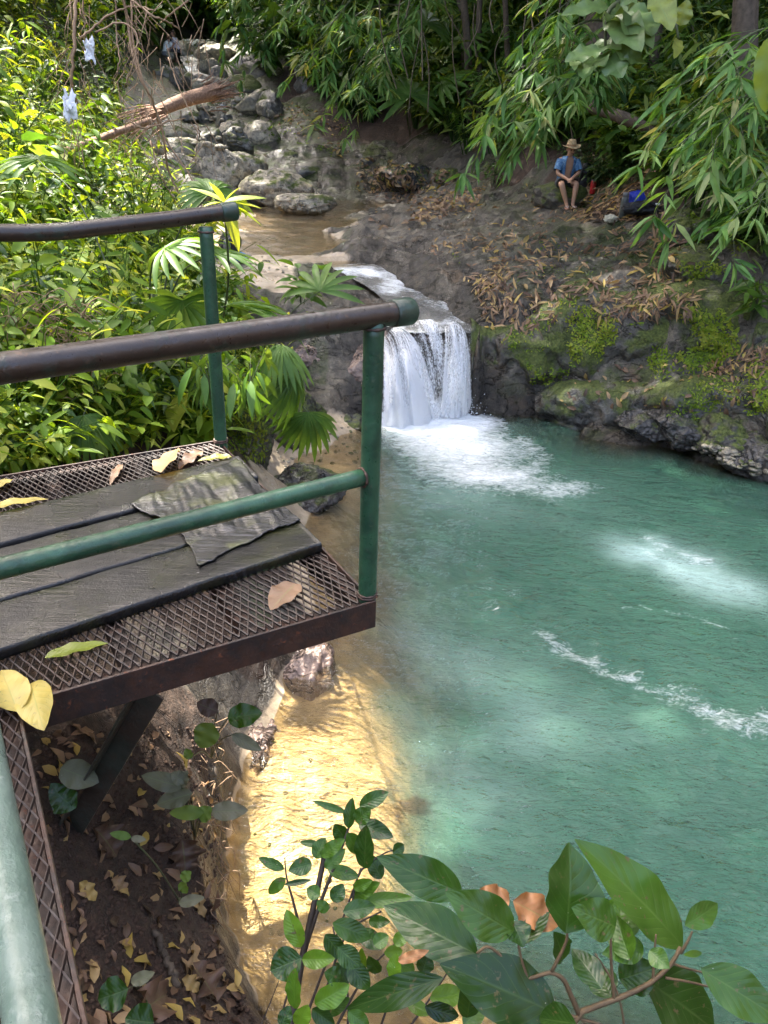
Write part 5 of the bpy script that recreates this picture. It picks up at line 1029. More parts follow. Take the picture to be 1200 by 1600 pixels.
def litter(poly, n, s, seed, T, thr):
    rs = np.random.default_rng(seed); P, Dv, U, S_, R_ = [], [], [], [], []
    for u, v in sample(poly, n, rs):
        p, nn = hit(u, v)
        if p is None or p[2] < .06: continue
        if float(fbm(p[None] * np.array([1.1, 1.1, .6]), 3, 77)[0]) * .6 + rs.normal(0, .42) < thr: continue
        tg = nrm(np.cross(nn, rs.normal(size=3))); P.append(p + nn * .012); Dv.append(tg + nn * rs.uniform(-.05, .3)); U.append(nn + rs.normal(0, .35, 3)); S_.append(s * rs.uniform(.5, 1.4)); R_.append(np.clip(rs.normal(.55, .26), 0, 1))
    Fo.stamp(T, P, Dv, U, S_, R_)
litter(AP, 2300, .15, 1, LT_DL, .25); litter(AP, 500, .12, 2, LT_DW, .35)
litter([(870, 290), (1010, 300), (1040, 350), (900, 345)], 650, .17, 3, LT_DL, -.2); litter([(880, 240), (1010, 240), (1020, 300), (900, 290)], 350, .2, 4, LT_DL, -.5)
litter([(735, 440), (790, 400), (800, 480), (760, 500)], 260, .14, 5, LT_DL, -.2); litter([(560, 245), (720, 270), (690, 330), (560, 300)], 500, .18, 6, LT_DW, -.2)
litter([(870, 585), (1180, 555), (1200, 640), (880, 640)], 260, .10, 7, LT_DW, .0); litter([(930, 470), (1090, 455), (1090, 490), (930, 500)], 250, .14, 8, LT_DL, -.3); litter([(430, 150), (560, 200), (540, 250), (430, 190)], 250, .18, 9, LT_DW, 0)
litter([(640, 320), (760, 290), (740, 330), (650, 350)], 350, .14, 10, LT_DW, -.4); litter([(1100, 560), (1200, 540), (1200, 580), (1100, 590)], 150, .12, 12, LT_DL, -.5)
litter([(0, 480), (170, 470), (170, 640), (0, 650)], 300, .14, 13, LT_DW, -.5)
litter([(60, 1150), (330, 1130), (330, 1300), (345, 1480), (400, 1600), (120, 1600), (60, 1300)], 420, .07, 14, LT_DW, -.25)
tag(Fo.build('leaf_litter', G_dry), 'scattered brown and yellow fallen leaves on rock and soil', None, None, 'stuff')
# clods and root hairs on the soil bank
S = MB(); rs = np.random.default_rng(21)
for u, v in sample([(60, 1150), (330, 1130), (345, 1480), (400, 1600), (120, 1600), (60, 1300)], 1500, rs):
    p, nn = hit(u, v)
    if p is not None and p[2] > .1: S.add(p + IV * np.array([1, 1, .7]) * rs.uniform(.003, .013) * rs.uniform(.7, 1.3, 3), IF)
tag(S.build('soil_crumbs', plain_mat('soil_crumb', (.055, .032, .02), .9)), 'crumbs of brown earth on the soil bank', None, None, 'stuff')
S = MB()
for k in range(70):
    u, v = rs.uniform(300, 350), rs.uniform(1110, 1420); p, nn = hit(u, v)
    if p is None: continue
    S.add(*tube(bez([p + nn * .01, p + nn * .03 + rs.normal(0, .03, 3), p + nn * .02 + np.array([rs.normal(.02, .04), rs.normal(0, .04), -rs.uniform(.05, .2)])], 7), (.0035, .0012), 4, False))
tag(S.build('root_hairs', M_twig), 'fine roots trailing from the edge of the soil bank', None, None, 'stuff')
S = MB()
for poly, n, s0 in (([(352, 345), (420, 345), (470, 385), (440, 430), (350, 420)], 90, .03), ([(430, 300), (520, 330), (540, 345), (420, 345)], 50, .05), ([(1120, 690), (1200, 735), (1180, 745), (1080, 700)], 60, .04), ([(240, 300), (330, 310), (330, 330), (240, 325)], 60, .09), ([(300, 130), (380, 140), (380, 230), (300, 240)], 80, .12), ([(430, 700), (560, 660), (560, 720), (440, 760)], 60, .03), ([(355, 1180), (460, 1120), (560, 1250), (520, 1480), (420, 1560), (350, 1400)], 26, .018)):
    for u, v in sample(poly, n, rs):
        p, nn = hit(u, v)
        if p is not None: V0 = ICO[3][0] * s0 * rs.uniform(.4, 1.4) * rs.uniform(.6, 1.2, 3) * np.array([1, 1, .6]); S.add(p + V0, ICO[3][1])
tag(S.build('pebbles', M_bould), 'small pebbles along the stream and pool edges', None, None, 'stuff')

# ================================================================== LEAVES LYING ON THE PLATFORM
def lying(name, label, b, t1, wpx, m, zz, rnd, curl=.15, wave=.12, up=(0, 0, 1), lift=0.0, fold=.25):
    B, T1 = W(*b, zz), W(*t1, zz + lift); L = np.linalg.norm(T1 - B); dep = ((B + T1) / 2 - CAM) @ f_
    Fo = single_leaf(B, T1, wpx / FPX * dep, up, curl, fold, wave, 16, rnd); F2 = Foliage(); F2.put(Fo.arrays(), np.eye(3), -B); o = F2.build(name, m); o.location = tuple(B)
    return tag(o, label, 'leaf', 'leaves fallen on the platform')
lying('fallen_leaf', 'big curled tan leaf standing on the mesh by the far board', (252, 738), (272, 698), 42, leaf_mat('tan_leaf', [(.42, .28, .14), (.5, .34, .18)], .2, .5, .5), ZB + .06, .5, .1, .15, (-.2, -.7, .6))
lying('fallen_leaf', 'brown curled leaf next to the big tan leaf on the mesh', (315, 705), (280, 728), 24, G_dry, ZB + .02, .3, .2, .3)
lying('fallen_leaf', 'olive yellow leaf lying near the foot of the far post', (362, 714), (310, 718), 20, leaf_mat('olive_leaf', [(.20, .20, .02), (.26, .24, .03)], .2, .4, .5), ZB + .05, .5, .12)
lying('fallen_leaf', 'small twisted brown leaf on the mesh strip beside the far board', (190, 726), (172, 752), 13, G_dry, ZB + .02, .45, .2, .3)
lying('fallen_leaf', 'long yellow leaf resting on the far board at the edge of view', (-25, 796), (72, 777), 24, G_yel, ZB + .055, .2, .1)
lying('fallen_leaf', 'yellow leaf on the mesh strip at the edge of view beyond the long yellow leaf', (-15, 765), (18, 748), 24, G_yel, ZB + .02, .4, .1)
lying('fallen_leaf', 'green-yellow lance leaf on the mesh in front of the boards', (70, 1028), (166, 1002), 28, leaf_mat('greening_leaf', [(.13, .19, .015), (.2, .22, .02)], .3, .35, .6), ZB + .012, .5, .12)
lying('fallen_leaf', 'yellow oval leaf with bite holes tucked behind another at the corner post', (28, 1112), (2, 1045), 56, G_yel, ZB + .03, .3, .1, .08)
lying('fallen_leaf', 'yellow oval leaf with bite holes hanging over the edge beam', (48, 1068), (66, 1136), 56, G_yel, ZB + .03, .15, .1, .08, (0, -.4, .9))
lying('fallen_leaf', 'broad brown leaf lying on the mesh near the board ends', (462, 912), (424, 950), 46, leaf_mat('brown_mesh_leaf', [(.20, .12, .07), (.26, .16, .1)], .2, .5, .5), ZB + .012, .5, .1)
# bite holes are dark scars on the two yellow leaves
# ================================================================== FOREGROUND PLANTS
def zpx(x, y): return 320 + x / 2.5, 1200 + y / 2.5
LZ = [((605, 150), (715, 95), 55), ((555, 175), (425, 130), 25), ((560, 235), (575, 120), 45), ((590, 210), (645, 160), 60), ((600, 215), (732, 268), 62), ((625, 392), (628, 232), 75), ((550, 275), (508, 222), 55), ((555, 255), (605, 335), 55), ((455, 345), (542, 280), 48), ((450, 300), (372, 290), 25), ((430, 352), (470, 275), 55), ((470, 392), (546, 318), 48), ((418, 372), (330, 400), 58), ((310, 395), (212, 352), 36), ((316, 430), (248, 490), 42), ((312, 455), (414, 438), 20), ((480, 395), (602, 425), 48), ((375, 700), (320, 558), 66, .95), ((380, 748), (502, 745), 60, .8), ((378, 742), (258, 790), 108), ((352, 940), (350, 788), 66, .7), ((430, 922), (562, 850), 78, .8), ((362, 1005), (402, 930), 62, 1.0), ((500, 522), (540, 455), 55), ((570, 505), (678, 450), 52, .7), ((600, 525), (805, 505), 50, .8), ((690, 432), (640, 340), 55), ((540, 562), (664, 540), 62), ((500, 605), (645, 665), 72), ((470, 650), (545, 745), 64), ((560, 760), (642, 862), 72), ((520, 700), (605, 775), 72), ((660, 692), (716, 655), 52, .6), ((622, 782), (612, 708), 36, 1.0), ((740, 832), (746, 728), 56, .95), ((735, 330), (778, 300), 45), ((735, 330), (770, 350), 25), ((700, 722), (772, 715), 42, .9), ((740, 690), (792, 640), 46, .9), ((880, 900), (1015, 880), 74, .95), ((790, 912), (880, 962), 46, .9), ((1010, 1005), (1095, 925), 66, .6), ((930, 782), (992, 758), 62, .9), ((850, 800), (872, 728), 62), ((860, 932), (992, 972), 62), ((420, 940), (505, 1005), 60), ((480, 962), (562, 900), 45), ((560, 845), (512, 762), 52), ((640, 600), (720, 600), 40), ((580, 470), (650, 440), 40, .7), ((600, 640), (700, 700), 60), ((680, 800), (640, 740), 50), ((450, 500), (400, 470), 50), ((530, 820), (470, 800), 60), ((480, 560), (440, 520), 40), ((750, 760), (820, 790), 50, .6), ((640, 900), (720, 930), 50), ((560, 950), (640, 1010), 56), ((300, 1010), (330, 930), 50)]
rs = np.random.default_rng(33)
fp = D(430, 1700, 1.75); sp_ = []
for q in LZ:
    a, b, wz = q[:3]; dep = 1.95 - .25 * (a[1] / 1000) + rs.uniform(-.09, .09); A_, B_ = D(*zpx(*a), dep), D(*zpx(*b), dep + rs.uniform(-.03, .02))
    sp_.append(dict(base=A_, tip=B_, wd=wz / 2.5 / FPX * dep * 1.12, up=nrm(np.array([rs.normal(0, .25), -.55, .8])), curl=.10, wave=.12, fold=.25, n=12, rnd=q[3] if len(q) > 3 else float(np.clip(rs.normal(.3, .16), 0, .7)), peak=.45))
def zst(pts, d0=1.8): return [D(*zpx(*p), d0 + .15 * (1 - p[1] / 1000)) for p in pts]
stm = [(zst([(300, 1150), (345, 950), (385, 720), (425, 540), (458, 390), (465, 340)]), (.0095, .006)), (zst([(385, 730), (440, 560), (500, 400), (560, 240), (580, 140)]), (.006, .002)), (zst([(375, 640), (345, 520), (320, 430), (312, 350)]), (.004, .0015)), (zst([(420, 1100), (480, 850), (560, 640), (690, 560)]), (.004, .002)), (zst([(440, 1150), (620, 820), (740, 690)]), (.004, .0015)), (zst([(330, 1150), (430, 880), (550, 560), (610, 390)]), (.004, .002)), (zst([(540, 1150), (560, 900), (500, 620)]), (.003, .002)), (zst([(640, 1150), (740, 840), (740, 730)]), (.003, .002)), (zst([(700, 1150), (880, 900), (960, 780)]), (.003, .002)), (zst([(200, 1050), (250, 930), (290, 830)]), (.002, .001)), (zst([(280, 1150), (310, 930), (360, 800)]), (.003, .002)), (zst([(560, 640), (600, 420), (690, 340), (740, 320)]), (.003, .0015))]
leaf_group('toothed_shrub', 'dark stemmed shrub of many small glossy leaves above the sunlit shallows', 'shrub', sp_, stm, G_fore, fp, ms=M_dkstem)
BG = [((722, 1396), (596, 1341), 58, .35), ((746, 1492), (603, 1416), 74, .3), ((802, 1456), (704, 1398), 66, .5), ((692, 1528), (540, 1576), 46, .12), ((868, 1584), (698, 1508), 96, .08), ((884, 1458), (894, 1321), 112, .3), ((1066, 1478), (914, 1316), 84, .62), ((1070, 1446), (1124, 1412), 36, .5), ((1096, 1514), (1222, 1594), 66, .45), ((1008, 1530), (1124, 1612), 96, .3), ((962, 1448), (900, 1420), 60, .5), ((985, 1500), (962, 1432), 44, .75), ((1005, 1478), (945, 1490), 40, .8), ((940, 1545), (895, 1482), 42, .15), ((968, 1530), (1028, 1512), 56, .35), ((815, 1475), (858, 1415), 30, .1), ((800, 1440), (818, 1478), 44, .15), ((960, 1470), (975, 1400), 60, .7), ((1015, 1485), (1045, 1512), 30, .7), ((1068, 1492), (1102, 1488), 10, 1.0), ((880, 1500), (870, 1460), 40, .3), ((900, 1600), (840, 1590), 50, .25), ((730, 1590), (740, 1520), 40, .3), ((955, 1560), (930, 1510), 46, .3)]
fp = D(880, 1720, 1.6); sp_ = []
for k, (a, b, wpx, rn) in enumerate(BG):
    dep = 1.55 + .1 * math.sin(k * 2.3); A_, B_ = D(*a, dep), D(*b, dep + (.06 if k % 2 else -.03)); sp_.append(dict(base=A_, tip=B_, wd=wpx / FPX * dep * 1.02, up=nrm(np.array([rs.normal(0, .3), -.5, .85])), curl=.16, wave=.09, fold=.26, n=18, rnd=rn * .85, peak=.43, tipx=1.15))
for a, b, wpx in (((796, 1408), (740, 1400), 40), ((802, 1408), (872, 1446), 52), ((622, 1502), (668, 1486), 16)):
    sp_.append(dict(base=D(*a, 1.6), tip=D(*b, 1.6), wd=wpx / FPX * 1.6, up=nrm(np.array([.1, -.5, .8])), curl=.2, wave=.6, rnd=.3, m=leaf_mat('withered_leaf', [(.36, .16, .06), (.42, .2, .08)], .25, .5, .4, .3)))
Z = lambda pts, d=1.58: [D(u, v, d) for u, v in pts]
stm = [(Z([(880, 1760), (885, 1640), (905, 1585), (945, 1568), (985, 1552), (1020, 1533), (1050, 1505), (1063, 1480)]), (.0075, .004)), (Z([(905, 1585), (892, 1555), (880, 1530), (860, 1520), (830, 1528), (800, 1532)]), (.006, .0035)), (Z([(828, 1540), (815, 1500), (806, 1455)]), (.004, .002)), (Z([(862, 1518), (885, 1470), (884, 1440)]), (.004, .002)), (Z([(960, 1565), (955, 1500), (955, 1430)]), (.004, .002)), (Z([(1020, 1535), (1022, 1500), (1025, 1460)]), (.003, .002)), (Z([(1063, 1490), (1075, 1470), (1082, 1455)]), (.0035, .002)), (Z([(1050, 1505), (1070, 1512), (1100, 1520)]), (.003, .002)), (Z([(1040, 1528), (1080, 1535), (1120, 1545)]), (.003, .002)), (Z([(866, 1582), (900, 1590), (950, 1605), (1000, 1625)]), (.004, .003)), (Z([(745, 1490), (765, 1480), (800, 1510), (828, 1540)]), (.003, .003)), (Z([(980, 1700), (975, 1600), (960, 1540), (930, 1490)]), (.003, .002))]
M_bst = plain_mat('brown_shrub_stem', (.085, .055, .025), .65, .4, 40)
leaf_group('broad_leaf_shrub', 'shrub with very large spotted leaves over the green water in front', 'shrub', sp_, stm, G_fore, fp, ms=M_bst)
# seedlings on the soil bank
def bank_leaves(label, specs, root, m=G_fore):
    sp2 = []
    rb_ = W(*root, .6)
    for a, b, wpx, dep, rn, mm in specs:
        A_, B_ = D(*a, dep), D(*b, dep); d_ = dict(base=A_, tip=B_, wd=wpx / FPX * dep * 1.1, up=nrm(np.array([rs.normal(0, .2), -.6, .75])), curl=.12, wave=.25, n=12, rnd=rn)
        if mm: d_['m'] = mm
        sp2.append(d_)
    leaf_group('bank_seedling', label, 'plant', sp2, [([rb_, (rb_ + s['base']) / 2 + EZ * .04, s['base']], (.003, .002)) for s in sp2], m, rb_, ms=M_stem)
M_gl = leaf_mat('greyish_leaf', [(.12, .13, .07), (.2, .18, .11)], .25, .5, .4, .3)
bank_leaves('seedling with round green leaves growing out from under the edge beam', [((356, 1122), (408, 1114), 34, 2.95, .45, None), ((332, 1130), (312, 1168), 36, 2.9, .98, G_fan), ((362, 1148), (408, 1172), 18, 2.9, .25, M_gl), ((340, 1112), (308, 1098), 26, 2.9, .1, G_dry), ((298, 1185), (290, 1170), 14, 2.9, .9, G_fan)], (330, 1185))
bank_leaves('seedling with dull greyish leaves on the crest of the soil bank', [((330, 1268), (386, 1266), 26, 3.0, .6, M_gl), ((300, 1240), (245, 1256), 28, 2.95, .2, M_gl), ((285, 1230), (222, 1212), 26, 2.95, .2, M_gl), ((318, 1270), (265, 1270), 20, 3.0, .9, G_fan), ((312, 1280), (330, 1262), 24, 3.0, .8, G_fan), ((290, 1222), (268, 1208), 20, 2.95, .3, M_gl), ((282, 1230), (292, 1205), 18, 2.95, .5, M_gl)], (305, 1310))
bank_leaves('seedling half hidden by the brace, one pale leaf catching light', [((95, 1200), (152, 1222), 40, 2.6, .15, M_gl), ((88, 1240), (118, 1262), 40, 2.6, .2, None), ((110, 1262), (80, 1225), 32, 2.6, .1, None)], (110, 1270))
bank_leaves('seedling with round dark leaves at the bottom of the soil bank', [((200, 1545), (153, 1562), 44, 2.25, .2, None), ((240, 1598), (196, 1592), 46, 2.2, .15, None), ((205, 1535), (240, 1520), 18, 2.25, .3, M_gl)], (225, 1560))
bank_leaves('tiny seedling with two pale pairs of leaves beside the bank edge', [((284, 1375), (298, 1362), 16, 2.9, .8, G_fan), ((282, 1378), (292, 1396), 14, 2.9, .8, G_fan), ((280, 1412), (318, 1402), 16, 2.8, .5, M_gl), ((205, 1308), (172, 1302), 12, 2.7, .7, G_fan), ((205, 1310), (228, 1312), 10, 2.7, .6, M_gl)], (285, 1415))
def on_ground(u, v, up=.01): p, nn = hit(u, v); return p + nn * up
limb('broken_twig', 'short brown stick lying on the soil bank', 'stick', [on_ground(236, 1458, .02), on_ground(252, 1500, .02), on_ground(270, 1545, .02)], (.012, .014), M_bark, 61)
for k, (a, b, wp, rn, lab) in enumerate([((285, 1318), (292, 1372), 52, .08, 'large dark brown leaf curled at the edge of the soil bank'), ((125, 1385), (152, 1415), 22, .9, 'small yellow leaf lying on the soil below the brace'), ((175, 1380), (200, 1400), 24, .7, 'orange-brown leaf lying near the small yellow leaf'), ((298, 1540), (308, 1475), 26, .75, 'orange-brown leaf folded at the bank edge above the water'), ((285, 1535), (312, 1555), 24, .85, 'yellowish leaf near the short brown stick'), ((215, 1590), (270, 1555), 60, .3, 'wide red-brown leaf at the bottom of the soil bank'), ((340, 1570), (300, 1510), 50, .2, 'large dull brown leaf on the lower bank edge'), ((150, 1300), (185, 1345), 50, .12, 'large dark leaf on the soil right under the brace'), ((300, 1400), (322, 1440), 18, .8, 'narrow dry leaf lying beside the bank edge')]):
    p, nn = hit(*a); q, _ = hit(*b)
    if p is None or q is None: continue
    dep = (p - CAM) @ f_; Fo = single_leaf(p + EZ * .02, q + EZ * .03, wp / FPX * dep, nrm(nn + np.array([0, -.5, .2])), .15, .35, .7, 14, rn); F2 = Foliage(); F2.put(Fo.arrays(), np.eye(3), -p); o = F2.build('bank_leaf', G_dry); o.location = tuple(p); tag(o, lab, 'leaf', 'dead leaves on the soil bank')

# ================================================================== PEOPLE
M_skin = plain_mat('skin', (.42, .24, .16), .5, .12, 20, .05); M_tan = plain_mat('tanned_skin', (.46, .26, .16), .5, .12, 20, .05)
M_hair = plain_mat('dark_hair', (.02, .015, .012), .5); M_brownhair = plain_mat('brown_hair', (.07, .035, .02), .5); M_eye = plain_mat('dark_eye', (.02, .015, .01), .2)
def skin_body(name, J, Eg, m, parent):
    bm = bmesh.new(); lay = bm.verts.layers.skin.verify(); ids = {}
    for k, (p, r) in J.items():
        v = bm.verts.new(p); v[lay].radius = (r, r) if not isinstance(r, tuple) else r; v[lay].use_root = (k == 'pelvis'); ids[k] = v
    for a, b in Eg: bm.edges.new((ids[a], ids[b]))
    me = bpy.data.meshes.new(name); bm.to_mesh(me); bm.free(); me.materials.append(m)
    o = link(bpy.data.objects.new(name, me), parent); sk = o.modifiers.new('skin', 'SKIN'); sk.use_smooth_shade = True; ss = o.modifiers.new('smooth', 'SUBSURF'); ss.levels = ss.render_levels = 2
    return o
def body(parent, P, m, fingers=True, head_r=.098):
    """P: joints of a seated figure facing -Y"""
    J = {'pelvis': (P['pelvis'], .135), 'waist': (P['waist'], .12), 'chest': (P['chest'], .15), 'neck': (P['neck'], .058), 'jaw': (P['jaw'], (.07, .066)), 'skull': (P['head'], head_r), 'crown': (tuple(np.array(P['head']) + np.array(P.get('up', (0, 0, 1))) * .07), .07)}
    Eg = [('pelvis', 'waist'), ('waist', 'chest'), ('chest', 'neck'), ('neck', 'jaw'), ('jaw', 'skull'), ('skull', 'crown')]
    for s in 'LR':
        J['sh' + s] = (P['sh' + s], .062); J['el' + s] = (P['el' + s], .049); J['wr' + s] = (P['wr' + s], .03); J['hip' + s] = (P['hip' + s], .095); J['kn' + s] = (P['kn' + s], .07); J['cf' + s] = (tuple(np.array(P['kn' + s]) * .65 + np.array(P['an' + s]) * .35), .066); J['an' + s] = (P['an' + s], .042); J['ft' + s] = (P['ft' + s], (.036, .03)); J['to' + s] = (P['to' + s], (.03, .018))
        Eg += [('chest', 'sh' + s), ('sh' + s, 'el' + s), ('el' + s, 'wr' + s), ('pelvis', 'hip' + s), ('hip' + s, 'kn' + s), ('kn' + s, 'cf' + s), ('cf' + s, 'an' + s), ('an' + s, 'ft' + s), ('ft' + s, 'to' + s)]
        d = nrm(np.array(P['wr' + s]) - np.array(P['el' + s])); pm = np.array(P['wr' + s]) + d * .07; J['pm' + s] = (tuple(pm), (.036, .02)); Eg.append(('wr' + s, 'pm' + s))
        if fingers:
            sd = nrm(np.cross(d, EZ)); dn = np.array([0, 0, -1.])
            for k in range(4):
                b0 = pm + d * .03 + sd * (k - 1.5) * .02; b1 = b0 + d * (.045 - .006 * abs(k - 1.3)) + dn * .012; b2 = b1 + d * .015 + dn * .03
                for q, bb_ in enumerate((b0, b1, b2)): J[f'f{s}{k}{q}'] = (tuple(bb_), .0085)
                Eg += [('pm' + s, f'f{s}{k}0'), (f'f{s}{k}0', f'f{s}{k}1'), (f'f{s}{k}1', f'f{s}{k}2')]
            th0 = np.array(P['wr' + s]) + d * .03 + sd * (.04 if s == 'L' else -.04); th1 = th0 + d * .035 + sd * (.01 if s == 'L' else -.01) + dn * .015
            J['t0' + s] = (tuple(th0), .010); J['t1' + s] = (tuple(th1), .009); Eg += [('wr' + s, 't0' + s), ('t0' + s, 't1' + s)]
    bd = skin_body('body', J, Eg, m, parent); h = np.array(P['head']); fd = np.array(P.get('face', (0, -1, -.2))); fd = nrm(fd); sx = nrm(np.cross(fd, EZ)); uz = np.cross(sx, fd)
    IV5, IF5 = ICO[3]
    f = MB()
    for q in (-1, 1): f.add(h + fd * .088 + sx * q * .034 + uz * .008 + IV5 * .010, IF5)
    f.build('eyes', M_eye, bd)
    f = MB(); f.add(h + fd * .098 - uz * .022 + (IV5 * np.array([.014, .02, .024])), IF5)
    for q in (-1, 1): f.add(h + sx * q * .095 - uz * .012 + IV5 * np.array([.012, .02, .03]), IF5)
    f.build('nose_and_ears', m, bd)
    f = MB(); f.add(h + fd * .085 - uz * .058 + IV5 * np.array([.026, .012, .006]), IF5); f.build('mouth', plain_mat('lips', (.28, .1, .08), .5), bd)
    return bd
def shell(rows, gap=0.0, n=28, thick=.006):
    """garment: rows of (centre, rx, ry); GAP radians left open at the front (-Y)"""
    V = []; a = np.linspace(-math.pi / 2 + gap, 1.5 * math.pi - gap, n)
    for c, rx, ry in rows: V.append(np.array(c) + np.c_[rx * np.cos(a), ry * np.sin(a), 0 * a])
    m = len(rows); i = np.arange(m * n).reshape(m, n); F = np.stack([i[:-1, :-1], i[:-1, 1:], i[1:, 1:], i[1:, :-1]], -1).reshape(-1, 4); return np.concatenate(V), F
def garment(name, pieces, m, parent):
    g = MB()
    for V, F in pieces: g.add(V, F)
    o = g.build(name, m, parent); md = o.modifiers.new('thickness', 'SOLIDIFY'); md.thickness = .008; md.offset = 1; s = o.modifiers.new('smooth', 'SUBSURF'); s.levels = s.render_levels = 1; return o
def sleeve(a, b, r0, r1): V, F = tube(bez([a, (np.array(a) + np.array(b)) / 2, b], 6), np.linspace(r0, r1, 6), 14, False); return V, F[0]
t = NT('blue_tie_dye_shirt'); bl_ = t.ramp(t.noise(9, 4, .7, None, 1.5), [(.35, (.02, .07, .17)), (.5, (.06, .17, .32)), (.68, (.26, .38, .48))]); M_shirt = t.done(t.bsdf(bl_, .8, t.bump(t.noise(22, 3), .5, .02)))
M_short = plain_mat('dark_shorts', (.05, .05, .055), .8)
ft_ = W(884, 326, hit(884, 326)[0][2]); mz = ft_[2]

rock('rock', (ft_[0] - .05, ft_[1] + .50, mz + .13), (1.0, .72, .56), M_mossy, 371, 'mossy rock used as a seat by the man in the straw hat', 'rock', BL, cuts=4, flat=.9, rough=.06)
man = thing('person', 'man in straw hat, open blue shirt and dark shorts sitting on mossy rock', 'person', (ft_[0] - .0, ft_[1] + .42, mz)); man.scale = (.79,) * 3; man.rotation_euler = (0, 0, .12)
JP = dict(pelvis=(0, .02, .50), waist=(.0, -.03, .68), chest=(.0, -.08, .90), neck=(.0, -.12, 1.06), jaw=(.005, -.17, 1.12), head=(.01, -.165, 1.20), up=(0, 0, 1), face=(.1, -1, -.35),
          shL=(-.19, -.09, .98), shR=(.19, -.09, .98), elL=(-.245, -.17, .70), elR=(.25, -.17, .72), wrL=(-.07, -.40, .60), wrR=(.03, -.42, .62), hipL=(-.10, -.02, .49), hipR=(.10, -.02, .49), knL=(-.20, -.43, .50), knR=(.13, -.46, .52), anL=(-.05, -.50, .09), anR=(.085, -.53, .08), ftL=(-.06, -.57, .045), ftR=(.09, -.60, .045), toL=(-.08, -.68, .03), toR=(.10, -.71, .03))
body(man, JP, M_tan)
garment('shirt', [shell([((0, .0, .54), .185, .165), ((0, -.02, .66), .175, .155), ((0, -.06, .84), .20, .168), ((0, -.085, .97), .21, .15), ((0, -.095, 1.02), .18, .125), ((0, -.11, 1.06), .09, .09)], .40), sleeve((-.17, -.09, .98), (-.245, -.15, .76), .085, .085), sleeve((.17, -.09, .98), (.25, -.15, .77), .085, .085)], M_shirt, man)
garment('shorts', [shell([((0, .02, .40), .17, .15), ((0, .02, .50), .185, .16), ((0, 0, .60), .165, .145)], .0), sleeve((-.10, .02, .49), (-.185, -.34, .51), .115, .095), sleeve((.10, .02, .49), (.125, -.36, .52), .115, .095)], M_short, man)
def lathe(prof, n=28):
    a = np.arange(n) * 2 * math.pi / n; V = np.concatenate([np.c_[r * np.cos(a), r * np.sin(a), np.full(n, z)] for r, z in prof]); m = len(prof); i = np.arange(m * n).reshape(m, n)
    return V, np.stack([i[:-1], np.roll(i, -1, 1)[:-1], np.roll(i, -1, 1)[1:], i[1:]], -1).reshape(-1, 4)
t = NT('straw'); wv = t.n('ShaderNodeTexWave', i_Scale=60.0); t.set(wv, 'Vector', t.pos()); t.set(wv, 'Distortion', 2.0); M_straw = t.done(t.bsdf(t.mix(wv.outputs[0], (.40, .26, .12), (.58, .42, .22)), .8, t.bump(wv.outputs[0], .4, .004)))
V, F = lathe([(.0, .135), (.06, .14), (.085, .125), (.098, .07), (.112, .012), (.12, .004), (.16, -.004), (.195, .006), (.2, .012), (.195, .0), (.16, -.012), (.11, -.006)]); V[:, 2] += -.03 * (V[:, 1] / .2) ** 2 * (V[:, 2] < .02) + .018 * np.abs(V[:, 0] / .2) ** 2 * (V[:, 2] < .02)
hat = mesh('straw_hat', V, F, M_straw, man); hat.location = (.01, -.155, 1.262); hat.rotation_euler = (.12, -.06, .2)
V, F = lathe([(.1125, .012), (.1145, .02), (.105, .05), (.1035, .042)]); hb = mesh('hat_band', V, F, plain_mat('hat_band', (.25, .15, .07), .7), hat)
M_flop = plain_mat('flip_flop_sole', (.45, .24, .15), .7)
for s, (an, to) in (('L', (JP['anL'], JP['toL'])), ('R', (JP['anR'], JP['toR']))):
    an, to = np.array(an), np.array(to); d = nrm((to - an) * np.array([1, 1, 0])); c = (an + to) / 2; c[2] = .006; so2 = MB(); so2.add(*box(c + d * .01, d * .135, np.cross(d, EZ) * .046, EZ * .010)); fl = bevel(so2.build('flip_flop', M_flop, man, False), .008, 3)
    st2 = MB()
    for q in (-1, 1): st2.add(*tube(bez([c + d * .09 + EZ * .02, c + d * .04 + np.cross(d, EZ) * q * .035 + EZ * .06, c - d * .03 + np.cross(d, EZ) * q * .045 + EZ * .012], 8), .007, 6))
    st2.build('strap', plain_mat('flip_flop_strap', (.55, .5, .48), .6), fl)
